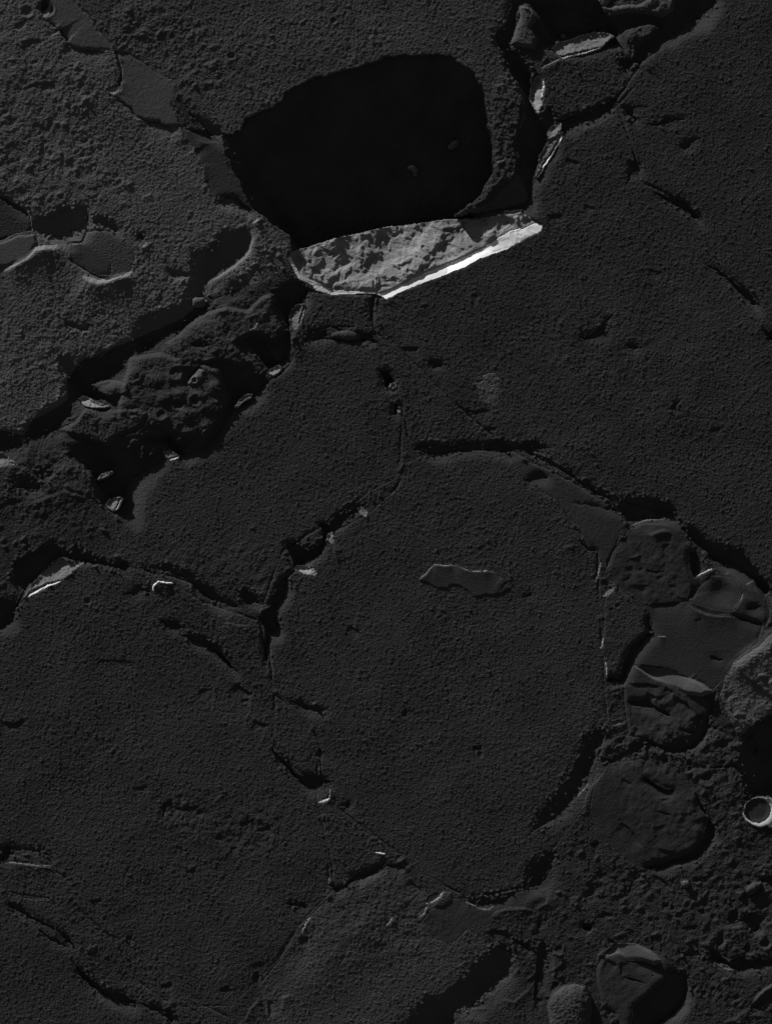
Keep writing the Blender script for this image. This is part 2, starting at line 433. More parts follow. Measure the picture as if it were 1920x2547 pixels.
def drop(s, k=1.12, rec=0.3, mode='w', soft=9, deep=0.0, group=None):
    global H
    polys = s if isinstance(s, list) else [s]
    m = np.zeros((NY, NX), bool)
    for p in polys:
        m |= pmask(p, mode)
    C = np.zeros((NY, NX), np.float32)
    def f(i, p):
        c = np.where(m[i], np.maximum(p[0], deep * 1.5) + k * KF * TAN * STEP, np.maximum(p[0] - rec * STEP, 0)); C[i] = c
        return c[None]
    follow(f)
    B = blur(C, soft)
    SHADE[m] = True
    H -= np.where(m, C, np.minimum(B, C + 2))
    return m, C


# top right clefts and fissures
drop(['U4 320,-100 880,-100 900,40 960,110 1100,90 1300,110 1380,60 1380,-100 1667,-100 1650,20 1500,130 1350,240 1210,320 1150,420 1100,380 1120,290 1200,250 1280,160 1240,130 1060,170 1000,230 900,195 800,215 680,235 640,230 590,280 480,300 500,210 440,170 490,90 430,20 380,10 350,60 340,180 290,280 360,330 420,410 440,500 430,600 450,680 480,740 520,740 560,700 600,780 560,830 540,920 500,990 460,1146 T2 620,860 590,900 300,935 400,900 480,820 570,760 580,700 560,600 590,520 U4 370,600 360,540 290,440 240,320 200,230 280,180 290,60'], k=1.1, rec=0.45, deep=2)
drop('U4 620,780 740,750 840,720 900,680 1000,640 960,700 880,750 740,800 640,850', k=1.3, rec=0.4, deep=3)
drop('U4 1010,290 1100,300 1090,400 1060,460 1010,400', k=1.1, rec=0.3, deep=1)
drop('U4 1130,800 1000,680 1100,700 1240,690 1100,720', k=1.2, rec=0.3, deep=1)
drop('U4 1200,800 1270,790 1330,765 1460,775 1340,785 1260,812', k=1.2, rec=0.3, deep=1.5)
drop('U4 1400,950 1470,900 1560,895 1480,930 1430,980', k=1.2, rec=0.3, deep=1)
drop('T2 1155,830 1240,870 1290,880 1340,930 1345,950 1290,910 1240,890', k=1.3, rec=0.3, deep=4)
drop('T2 1060,700 1095,700 1100,720 1060,760 1045,800', k=1.2, rec=0.3, deep=2)
drop('T4 1380,70 1440,90 1510,150 1580,210 1625,250 1580,235 1530,200 1470,120', k=1.3, rec=0.3, deep=3)
drop('T4 1630,340 1667,370 1667,395 1640,370', k=1.3, rec=0.3, deep=3)
# gully on the left
drop(['U1 380,1045 440,1050 490,1120 540,1080 640,1070 740,990 870,960 890,850 990,780 1160,740 1220,660 1230,560 1240,400 1390,340 1440,260 1540,250 1610,260 1625,330 1560,420 1440,500 1300,600 1340,740 1240,820 1080,920 870,1040 780,1120 U2 780,100 700,160 580,190 720,290 760,330 640,300 540,270 500,280 460,380 360,490 300,520 60,620 -200,640 -200,480 0,480 150,520 180,450 300,350 420,280 430,150'], k=1.05, rec=0.35, deep=2)
drop(['U3 720,60 860,10 890,10 950,50 930,140 870,150 830,230 835,330 840,400 820,500 700,560 640,500 620,440 560,370 620,350 700,410 740,390 760,320 830,320 800,250 740,160 710,120'], k=1.15, rec=0.6, deep=3)
drop(['U3 390,580 450,570 500,600 540,640 620,600 700,640 620,720 540,730 460,800 470,830 400,960 280,1080 160,1120 60,1080 20,1020 0,950 60,960 120,1080 200,1020 300,980 380,900 400,760'], k=1.1, rec=0.35, deep=2)
drop(['U2 500,600 560,545 700,610 880,620 920,680 1050,620 1070,680 1000,730 890,790 820,860 800,920 760,960 700,940 660,970 600,870 590,780 620,760 700,750 600,750 520,710 430,650'], k=1.1, rec=0.35, deep=3)
drop('U3 130,540 240,540 280,555 200,620 160,680 160,600', k=1.2, rec=0.3, deep=2)
drop('U3 200,400 260,385 330,410 260,425 210,420', k=1.2, rec=0.3, deep=2)
drop('U2 100,780 180,780 300,760 400,700 330,790 240,850 300,860 200,880 100,870 60,900 60,840', k=1.1, rec=0.3, deep=1)
drop('U2 990,470 1040,460 1090,520 1100,580 1000,580 940,540', k=1.15, rec=0.3, deep=2)
drop('U1 220,200 260,150 320,150 400,100 560,100 580,180 480,240 380,285 290,270 230,250', k=1.1, rec=0.35, deep=3)
drop('U1 590,180 680,160 740,210 770,250 720,230 650,200', k=1.2, rec=0.3, deep=2)
drop('U1 900,265 940,275 945,310 900,305', k=1.4, rec=0.7, deep=5)
drop('U1 1090,480 1130,500 1210,510 1220,535 1110,540', k=1.2, rec=0.4, deep=2)
drop('U1 410,840 480,850 590,860 570,890 500,885 430,870', k=1.2, rec=0.5, deep=2)
drop('U1 580,810 620,785 640,800 600,815', k=1.2, rec=0.5, deep=1)
drop('T1 925,870 980,848 1040,862 1090,905 1080,915 1020,878 970,868', k=1.3, rec=0.3, deep=4)
drop('T1 820,485 870,515 950,545 960,580 890,585 840,570 880,550', k=1.2, rec=0.3, deep=2)
drop('T1 0,820 60,850 110,900 130,940 60,890 0,850', k=1.1, rec=0.3, deep=1)
drop('U1 1290,600 1500,520 1667,420 1667,520 1560,620 1380,700 1350,680', k=0.88, rec=0.3, deep=0)
# left side fissures
drop('T5 -200,600 0,550 60,500 90,410 100,380 60,340 60,280 100,240 190,200 230,150 270,210 310,220 320,180 360,215 500,270 520,290 440,268 370,250 270,240 230,255 200,290 130,350 95,410 60,520 0,560', k=1.15, rec=1.2, deep=2)
drop('T5 0,400 40,420 80,410 60,500 0,545 -100,560', k=1.1, rec=0.3)
drop('T5 590,285 680,310 700,300 640,275 720,262 820,300 880,340 960,390 1050,460 990,450 880,400 800,330 700,290 640,290', k=1.1, rec=0.25, deep=1)
drop('T5 530,395 570,392 600,360 640,380 655,395 610,380 575,405', k=1.3, rec=0.3, deep=2)
drop('T5 680,505 740,510 800,540 740,540', k=1.2, rec=0.3, deep=3)
drop('T5 775,572 830,578 880,590 940,620 970,660 1000,705 1030,725 990,715 940,655 880,610 820,595', k=1.3, rec=0.3, deep=4)
drop('T5 1240,170 1290,185 1330,215 1390,180 1400,160 1380,90 1410,95 1425,130 1400,200 1340,250 1270,270 1250,230', k=1.3, rec=1.0, deep=5)
drop('T5 1180,400 1200,350 1245,310 1240,370 1210,430 1180,470 1190,520 1215,495 1190,550 1165,560 1155,640 1150,710 1140,640 1145,550 1120,500 1165,460', k=1.3, rec=0.5, deep=5)
drop('T5 1045,395 1080,390 1140,450 1100,430 1070,440 1045,420', k=1.3, rec=0.5, deep=3)
drop('T5 1420,130 1450,60 1540,0 1590,0 1500,70 1450,120', k=1.1, rec=0.4, deep=2)
drop('T5 515,270 540,268 545,290 520,298', k=1.4, rec=0.5, deep=3)
drop('T5 1230,840 1320,870 1400,890 1430,880 1380,905 1310,890', k=1.2, rec=0.3, deep=2)
drop('T5 1170,1050 1200,1080 1240,1125 T7 1240,30 1290,80 1340,80 1390,85 1425,100 1370,110 1340,130 1300,115 1260,70 1200,10', k=1.3, rec=0.3, deep=3)
drop('T7 1465,210 1500,200 1510,180 1520,190 1505,212', k=1.3, rec=0.3, deep=3)
drop('T7 0,440 20,380 40,380 35,430 15,450', k=1.3, rec=0.4, deep=4)
drop('T7 40,372 110,390 200,385 240,440 190,405 110,405 40,400', k=1.1, rec=0.2, deep=1)
drop('T7 35,620 60,635 100,645 150,690 230,730 290,770 325,820 300,800 230,740 150,700 90,660 40,650', k=1.3, rec=0.3, deep=2.5)
drop('T7 150,725 200,760 250,785 300,820 250,800 190,765', k=1.3, rec=0.3, deep=2)
drop('T7 330,890 370,920 410,970 470,1010 540,1025 600,1050 540,1050 460,1030 400,990 350,930', k=1.3, rec=0.3, deep=5)
drop('T7 600,1050 680,1080 760,1110 750,1146 690,1110', k=1.2, rec=0.3, deep=2)
drop('T7 1420,545 1440,560 1500,540 1530,500 1600,480 1667,455 1600,500 1530,530 1450,580', k=1.3, rec=0.3, deep=3)
drop('T7 1240,625 1310,620 1320,650 1280,640 1240,635', k=1.2, rec=0.3, deep=2)
drop('T7 540,770 590,760 570,785', k=1.2, rec=0.3, deep=1)
# middle
drop('U3 870,440 930,400 960,360 920,330 1000,310 1080,320 1090,350 1000,380 930,400', k=1.15, rec=0.35, deep=2)
drop('U3 1090,290 1160,295 1300,330 1360,330 1390,360 1330,375 1240,395 1150,380 1090,350 1200,380 1290,360 1240,310 1150,310', k=1.15, rec=0.35, deep=2)
drop('U3 1360,90 1390,95 1380,200 1362,250 1350,130', k=1.1, rec=0.3, deep=2)
drop('U3 1425,590 1470,588 1500,620 1515,650 1465,675', k=1.3, rec=0.9, deep=6)
drop('U3 1510,800 1535,790 1530,850 1510,860', k=1.3, rec=0.8, deep=5)
drop('T4 175,485 250,485 235,510 200,515', k=1.2, rec=0.6, deep=2)
drop('T4 130,870 150,842 220,845 270,860 330,835 430,840 490,822 560,850 640,830 700,850 620,860 720,910 860,1010 1000,1090 1080,1100 1180,1080 1260,1130 1200,1146 900,1060 720,930 600,870 560,860 500,880 420,860 300,875 200,895', k=1.1, rec=0.3, deep=2.5)
drop('T4 640,965 665,958 710,985 660,990 590,1005 ', k=1.2, rec=0.3, deep=2.5)
drop('T4 830,385 900,370 940,330 980,285 950,350 900,395', k=1.2, rec=0.3, deep=2)
drop('T4 1030,415 1060,408 1100,430 1070,435', k=1.3, rec=0.3, deep=2)
drop('T4 1225,690 1250,665 1265,650 1250,690', k=1.2, rec=0.3, deep=1.5)
drop('T4 0,530 20,540 30,570 10,600 0,590', k=1.2, rec=0.5, deep=3)
drop('T6 780,0 1030,-20 1130,-20 1250,40 1290,90 1200,60 1100,75 1040,80 1010,40', k=0.95, rec=0.3, deep=0)
drop('T6 1275,110 1340,120 1460,190 1540,210 1600,290 1667,380 1640,400 1590,330 1520,290 1420,255 1380,210 1300,150', k=1.12, rec=0.3, deep=2)
drop('T6 1125,490 1140,505 1150,555 1120,545', k=1.3, rec=0.4, deep=3)
drop('T6 1165,570 1120,580 1090,620 1060,680 1020,770 950,775 960,755 1005,765 1030,690 1065,620 1100,580 1130,565', k=1.3, rec=0.4, deep=5)
drop('T6 1395,665 1460,680 1440,685 1400,680', k=1.3, rec=0.5, deep=2)
#drop('T6 135,338 200,348 220,375 270,375 280,355 340,375 370,408 440,405 500,390 545,368 500,410 440,415 370,420 340,395 280,375 270,392 220,392 195,360', k=1.3, rec=0.35, deep=2.5, mode='f')
drop('T6 590,400 640,402 620,412', k=1.3, rec=0.4, deep=2)
drop('T6 830,165 880,190 910,215 880,210', k=1.2, rec=0.4, deep=2)
drop('U6 -60,1000 60,880 200,760 160,900 120,1000 60,1200 -40,1400 -180,1600 -330,1700 -500,1800 -330,1500 -150,1250', k=0.9, rec=0.3)
drop('T8 700,400 730,410 720,470 660,550 600,560 610,480 650,430', k=1.1, rec=0.3, deep=1)
drop('T8 320,590 420,600 520,585 620,560 500,620 440,640 380,635', k=1.05, rec=0.3, deep=0)
drop('T8 555,790 550,850 530,920 440,1000 380,1060 300,1100 260,1240 0,1300 60,1146 130,1080 180,1020 260,1000 340,930 380,870 460,820', k=1.08, rec=0.3)
drop('T8 550,780 600,800 650,830 600,815', k=1.2, rec=0.3, deep=3)
# right side shadows
drop('T6 1800,850 1667,900 1600,960 1560,1000 1540,1000 1540,1146 1400,1146 T8 1500,20 1560,120 1540,190 1530,220 1650,160 1667,170 1800,180', k=1.0, rec=1.2, deep=2, mode='f')
drop('U6 390,620 450,600 580,600 630,650 720,690 770,740 740,740 660,700 620,665 540,655', k=1.3, rec=0.5, deep=4, mode='f')
drop('U6 1155,530 1165,560 1140,700 1100,760 1110,830 1070,920 980,1010 860,1060 760,1050 640,1010 540,960 560,940 660,990 800,1015 860,930 960,900 1000,860 980,810 1010,750 1060,730 1110,720', k=1.15, rec=0.8, deep=2, mode='f')
drop('U6 860,850 920,870 980,870 960,895 880,880', k=1.2, rec=0.4, deep=2, mode='f')
drop('U6 510,1290 560,1290 650,1350 730,1390 830,1385 740,1415 660,1390 600,1345', k=1.3, rec=0.3, deep=5, mode='f')
drop('U6 200,1110 280,1110 380,1060 440,990 540,960 540,1020 440,1070 330,1130 230,1140', k=1.15, rec=0.4, deep=2)
drop('U6 300,980 360,930 440,930 380,950 320,990', k=1.2, rec=0.4, deep=1)
drop('U6 1410,850 1460,840 1500,920 1440,980', k=1.1, rec=0.5, deep=1)
drop('U5 640,300 740,285 780,300 700,325 650,330', k=1.0, rec=0.2, deep=1, mode='s')
#drop('U5 600,320 660,300 740,285 780,300 700,330 640,345', k=1.2, rec=0.4, deep=3, mode='f')
drop('U5 560,600 640,605 720,610 650,625 590,620', k=1.0, rec=0.2, deep=1.2, mode='f')
drop('U5 945,430 985,440 1000,500 990,600 975,650 950,600 940,500', k=1.3, rec=0.3, deep=6, mode='f')
drop('U5 990,690 1080,655 1140,650 1100,690 1030,740 970,840 950,840 980,760', k=1.12, rec=0.2, deep=1, mode='f')
drop('U5 1440,930 1500,915 1550,915 1570,930 1500,935 1450,945', k=1.3, rec=0.3, deep=3, mode='f')
drop('U5 1320,1000 1400,1005 1480,1040 1580,1070 1540,1090 1440,1050', k=1.2, rec=0.3, deep=2, mode='f')
drop('T8 1335,145 1350,170 1385,240 1375,240 1345,190', k=1.3, rec=0.4, deep=3, mode='f')
drop('T8 1395,260 1425,310 1400,360 1340,430 1260,450 1180,480 1110,470 1180,455 1260,430 1320,400 1370,350', k=1.3, rec=0.7, deep=5, mode='f')
drop('U7 970,830 1010,825 1090,860 1105,960 1070,1050 1000,1130 900,1190 840,1260 700,1300 740,1130 740,1070 830,1000 920,920', k=1.1, rec=0.9, deep=4, mode='s')
drop('U7 680,755 760,765 850,770 920,820 860,800 760,775', k=1.3, rec=0.2, deep=3, mode='f')
drop('U7 670,870 740,885 820,910 740,900', k=1.3, rec=0.3, deep=3, mode='f')
drop('U7 1200,740 1260,730 1260,690 1300,700 1380,770 1440,745 1560,755 1667,740 1667,770 1560,790 1440,830 1360,790 1300,770', k=1.2, rec=0.7, deep=4)
drop('U7 1030,700 1100,710 1160,690 1180,660 1180,730 1100,740', k=1.15, rec=0.3, deep=1)
drop('U7 390,520 410,505 450,520 455,545 430,565 400,545', k=1.4, rec=1.0, deep=6, mode='f')
drop('U7 1310,620 1330,560 1355,590 1350,640 1300,680', k=1.2, rec=0.9, deep=2)
drop('U7 1590,215 1667,200 1720,200 1720,240 1600,245', k=1.3, rec=0.4, deep=3)
drop('U7 500,180 560,190 520,220 460,330 370,370 440,290', k=1.1, rec=0.3, deep=1)
drop('U7 740,150 790,165 780,200 700,300 700,340 740,230', k=1.1, rec=0.3, deep=1)
drop('U7 1480,450 1620,450 1600,500 1560,560 1500,560', k=1.05, rec=0.5, deep=1)
drop('U7 1370,480 1440,460 1450,500 1390,520', k=1.05, rec=0.4, deep=1)
drop('U7 1520,1080 1580,1010 1667,940 1720,900 1720,960 1640,1010 1560,1080', k=1.1, rec=0.4, deep=3, mode='f')
drop('U7 100,720 150,640 160,660 150,700 130,800 100,900 95,800', k=1.05, rec=0.15, deep=2)
drop('T6 1540,1000 1560,960 1600,1000 1600,1100', k=1.05, rec=0.5)

rough_zone('U5 300,300 900,250 950,800 500,880 260,700', 1.6, 20)
rough_zone('U6 380,450 1100,560 1000,900 500,640 380,600', 1.6, 18)
rough_zone('T8 960,100 1300,120 1380,300 1200,440 960,340', 1.2, 22)
rough_zone('U7 620,760 900,820 760,1050 540,1000', 1.4, 22)
# ---------------------------------------------------------------- ledges: lit 'b' faces and shaded 'd' faces


EDGES = []


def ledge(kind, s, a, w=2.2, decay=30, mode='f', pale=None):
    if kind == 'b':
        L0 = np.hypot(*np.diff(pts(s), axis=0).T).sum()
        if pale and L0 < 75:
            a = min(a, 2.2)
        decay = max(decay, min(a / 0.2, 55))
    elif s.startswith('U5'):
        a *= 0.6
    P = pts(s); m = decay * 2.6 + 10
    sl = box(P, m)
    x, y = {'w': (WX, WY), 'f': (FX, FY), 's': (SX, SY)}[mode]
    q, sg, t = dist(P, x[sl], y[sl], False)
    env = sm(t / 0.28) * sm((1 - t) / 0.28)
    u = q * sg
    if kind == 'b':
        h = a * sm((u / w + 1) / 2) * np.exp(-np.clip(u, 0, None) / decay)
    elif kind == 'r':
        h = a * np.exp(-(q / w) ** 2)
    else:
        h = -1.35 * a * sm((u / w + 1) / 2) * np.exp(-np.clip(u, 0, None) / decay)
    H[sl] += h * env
    if pale:  # crest strip takes a paler colour as a painted highlight
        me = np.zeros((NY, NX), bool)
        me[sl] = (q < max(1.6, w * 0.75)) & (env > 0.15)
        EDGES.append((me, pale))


HIGHLIGHTS = {'U1 0,500': 'glow', 'U1 520,520': 'glow', 'T8 330,610': 'pale_dark', 'T6 935,580': 'pale_mid', 'T6 945,680': 'pale_mid', 'T6 925,255': 'pale_dim', 'U5 975,660': 'lit_grey', 'U5 880,885': 'pale_mid', 'T5 655,390': 'highlight_dim', 'T5 1115,495': 'highlight_dim',
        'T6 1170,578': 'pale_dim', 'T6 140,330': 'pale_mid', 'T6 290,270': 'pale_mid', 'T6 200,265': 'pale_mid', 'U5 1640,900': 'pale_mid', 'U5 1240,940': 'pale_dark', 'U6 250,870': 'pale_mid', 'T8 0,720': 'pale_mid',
        'T7 1300,760': 'pale_mid', 'T7 1620,405': 'highlight_dim', 'U4 500,450': 'pale_dark', 'U1 460,335': 'pale_dim', 'U1 1630,200': 'pale_mid', 'U1 1300,610': 'pale_dark', 'U2 800,535': 'pale_dark', 'U3 570,320': 'pale_dim',
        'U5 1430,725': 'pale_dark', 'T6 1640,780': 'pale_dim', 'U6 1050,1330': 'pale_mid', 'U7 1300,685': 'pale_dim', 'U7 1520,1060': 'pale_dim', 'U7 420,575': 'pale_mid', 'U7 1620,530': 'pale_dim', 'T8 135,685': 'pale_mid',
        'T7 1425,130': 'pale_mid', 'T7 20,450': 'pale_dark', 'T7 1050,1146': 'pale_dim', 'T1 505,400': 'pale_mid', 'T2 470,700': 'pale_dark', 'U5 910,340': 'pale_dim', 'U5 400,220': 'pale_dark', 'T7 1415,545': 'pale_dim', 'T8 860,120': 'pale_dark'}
for s, a, w, dcy in [
    ('U1 0,500 60,485 120,455 180,410 230,365 290,350 350,352 410,335', 12, 9, 60),
    ('U1 520,520 580,560 640,578 700,570 760,540 830,530 890,500', 12, 9, 60),
    ('U1 460,335 530,325', 3, 1.5, 20), ('U1 445,430 450,370', 2, 1.5, 20),
    ('U1 250,280 300,305 330,320', 2, 2, 20),
    ('U1 1300,610 1400,550 1500,490 1570,430 1620,370 1640,280 1640,210', 9, 6, 26),
    ('U1 1630,200 1650,180 1690,165', 5, 3, 15),
    ('U2 800,535 880,515 940,470 955,420 960,370', 3, 3, 14),
    ('U2 100,950 200,970 260,945 340,910 420,885 500,910 600,950', 4, 5, 30),
    ('U2 280,840 340,790 400,740 440,680', 3, 4, 20),
    ('U2 630,740 720,735 820,745 900,755', 2.5, 2, 12),
    ('U2 40,960 50,880 60,820', 3, 3, 20),
    ('U3 270,210 320,160', 3, 2, 12), ('U3 570,320 610,300 630,260', 4, 3, 12), ('U3 540,240 600,210 640,200', 3, 3, 12),
    ('U3 470,140 490,115', 2.5, 2, 10), ('U3 830,500 845,420 845,320', 5, 2.5, 8),
    ('U3 80,540 130,540', 2, 2, 10), ('U2 850,190 900,160 925,100', 4, 3, 15),
    ('U2 1120,70 1200,75 1260,50', 3, 3, 15),
    ('U4 500,450 560,415 640,380', 2.5, 3.5, 18), ('U4 1150,430 1180,390 1210,340', 4, 4, 30), ('U4 1260,310 1300,290 1420,200', 3, 4, 30),
    ('U4 370,50 400,30 440,60', 3, 3, 15), ('U4 230,490 320,510', 2, 2, 20),
    ('T5 655,390 665,360 685,340 760,350', 5, 2, 30), ('T5 1115,495 1130,465 1165,452', 6, 2, 18), ('T5 1130,480 1130,440', 3, 1.5, 10),
    ('T5 960,515 1000,525 1060,532 1110,530', 2, 3, 25), ('T5 500,90 505,40 520,10', 4, 2.5, 10),
    ('T5 1440,180 1445,230 1460,265', 3, 2, 12),
    ('T6 140,330 170,305 205,270', 2.6, 1.6, 25), ('T6 200,265 250,275 290,268', 2.6, 1.6, 25), ('T6 290,270 330,285 370,298 430,292 470,298', 2.8, 1.6, 25), ('T6 495,325 520,345', 2, 1.5, 20),
    ('T6 925,255 918,300 900,345', 3, 2, 12), ('T6 935,580 930,620 915,638', 5, 1.6, 20), ('T6 945,680 950,720 950,765', 4, 1.6, 20),
    ('T6 968,330 965,280 980,230 1000,180', 2, 3, 25), ('T6 1170,578 1210,582', 1.6, 1.6, 12),
    ('U5 975,660 1040,625 1100,590 1150,582', 8, 2.2, 18), ('U5 880,885 905,860', 5, 2, 12),
    ('U5 900,895 980,935 1080,980 1180,997 1290,993 1350,985', 4.5, 4.5, 30), ('U5 1240,940 1320,945 1360,900 1385,850 1400,790', 5, 4, 30),
    ('U5 1250,650 1290,600', 3, 2.2, 20), ('U5 1430,725 1510,685', 4, 2.2, 30),
    ('U5 1640,900 1650,1000 1630,1050 1600,1130', 6, 2.5, 30), ('U5 400,220 440,195 560,150 680,140 800,150', 3.5, 2.5, 12), ('U5 910,340 950,400', 3, 1.8, 10),
    ('U5 430,240 520,190 640,185 760,200', 2.5, 2.2, 10), ('U5 560,290 640,255 720,245 790,262', 4, 5, 30), ('U5 380,490 440,475 500,440', 2, 3, 15),
    ('T6 1760,480 1667,570 1620,610 1560,650 1500,710 1465,770', 15, 20, 120), ('T6 1520,950 1500,920 1525,890', 3, 2, 30), ('T6 1600,755 1610,740 1640,740', 4, 3, 12), ('T6 1640,780 1667,760', 5, 3, 12),
    ('U6 250,870 268,810', 4, 1.8, 12), ('U6 1000,1020 1070,960 1100,880', 2.5, 3, 20), ('U6 430,650 520,655', 1.5, 1.5, 12), ('U6 1130,650 1140,560', 2, 1.5, 10),
    ('U6 1170,930 1190,870', 3, 2.5, 12), ('U6 1370,1030 1400,950', 2.5, 2.5, 12), ('U6 1050,1330 1160,1350', 4, 2, 16), ('U6 90,1060 160,1000', 3, 2, 14),
    ('T8 330,610 400,645 440,650 470,630', 3.0, 2, 20), ('T8 440,700 480,660 520,645 600,645 650,660', 3.5, 3, 25), ('T8 640,650 690,620 700,580', 4, 5, 25),
    ('T8 135,685 165,670 180,630', 4, 2, 15), ('T8 0,720 20,700 28,685', 5, 2, 15), ('T8 600,690 650,680', 2.5, 2.5, 15), ('T8 615,740 640,710', 2, 2.5, 15),
    ('T8 640,950 645,880 655,830', 2, 2, 15), ('T8 720,960 725,900 718,850', 3, 2.2, 15), ('T8 480,1030 550,1050 610,1000 630,960', 3, 4, 20), ('T8 380,1040 430,1010 480,1030', 3, 3, 20),
    ('T8 480,970 540,940', 3, 4, 20), ('T8 290,1146 300,1090 360,1060', 4, 3, 20), ('T8 860,120 830,160 880,100', 3, 3, 20), ('T8 830,260 850,210 880,130 960,20', 3.5, 4, 30),
    ('T8 660,540 700,480 730,420', 4, 4, 30), ('T8 910,900 915,850 980,800', 2.5, 2.5, 15),
    ('U7 1520,1060 1570,990 1650,930 1720,880', 9, 3.5, 16), ('U7 1390,1183 1460,1110 1520,1070', 4, 5, 20), ('U7 900,1130 980,1070 1040,1000 1045,930', 3, 3, 14),
    ('U7 420,575 455,575 462,540', 5, 2.2, 14), ('U7 1300,685 1350,660 1362,600', 4, 2, 18), ('U7 1480,720 1540,710 1550,680', 3.5, 2, 18), ('U7 1600,680 1640,670 1650,640', 3, 2, 15),
    ('U7 1390,540 1470,530', 3.5, 3, 14), ('U7 1620,530 1655,510 1667,470', 4, 2.5, 14), ('U7 930,430 980,425', 2.5, 3, 14), ('U7 780,280 840,240', 2.5, 2, 14),
    ('U7 850,595 890,570 910,560', 3.5, 2.5, 15), ('U7 590,600 640,580 700,560', 3, 3, 15), ('U7 1320,880 1380,870', 3.5, 3, 14), ('U7 1230,380 1300,350', 2.5, 3, 14),
    ('U7 1290,1000 1330,960 1345,1020', 2, 2, 14), ('U7 160,1075 180,1000 230,940', 4, 4, 20),
    ('T7 20,450 80,450 160,462 240,462', 3.0, 2.2, 30), ('T7 1300,760 1320,710 1345,680', 3.5, 1.8, 18), ('T7 1050,1146 1080,1080 1115,1040 1150,1045', 3, 2, 20),
    ('T7 1415,545 1425,515', 3, 1.8, 14), ('T7 1620,405 1667,412', 3.5, 1.6, 14), ('T7 1395,230 1410,260 1400,310', 1.8, 2, 14), ('T7 1210,1030 1260,1020', 3, 3, 18),
    ('T7 700,1050 760,1050', 3, 3, 18), ('T7 1370,620 1450,570 1550,520 1667,500', 3, 6, 60), ('T7 1425,130 1420,170', 2.5, 1.8, 10), ('T7 1410,620 1415,560', 2, 1.8, 10),
    ('T1 505,400 520,370 525,345', 4, 1.8, 12), ('T1 470,390 510,370', 3, 2, 12), ('T1 1090,960 1120,945', 5, 3, 12), ('T1 510,270 520,240', 2, 1.6, 10), 
     ('T1 755,430 765,395', 3, 2.5, 15), ('T1 840,600 890,615 950,612', 2, 2, 14), ('T1 880,780 885,700', 2, 1.8, 12),
    ('T1 520,800 540,770', 3, 2.5, 14), ('T1 610,850 660,835', 2.5, 2.5, 14), ('T1 600,1060 640,1050', 4, 3, 14), ('T1 1590,165 1615,150', 4, 3, 12),
    ('T3 740,130 800,125 810,165', 2.5, 2.5, 14), ('T3 250,650 300,600', 2, 2, 12), ('T4 570,860 640,870 740,920 860,1010 930,1040', 2.2, 2.2, 12), ('T4 0,240 20,200', 2, 3, 20),
    ('T2 1090,290 1110,255', 3, 3, 20), ('T2 460,370 520,360', 3, 3, 20), ('T2 470,700 515,690', 5, 4, 15), ('T6 760,190 810,180', 2, 2.5, 14), ('T6 800,110 815,90', 2.5, 2, 12),
]:
    ledge('b', s, a, w, dcy, pale=HIGHLIGHTS.get(' '.join(s.split()[:2])))

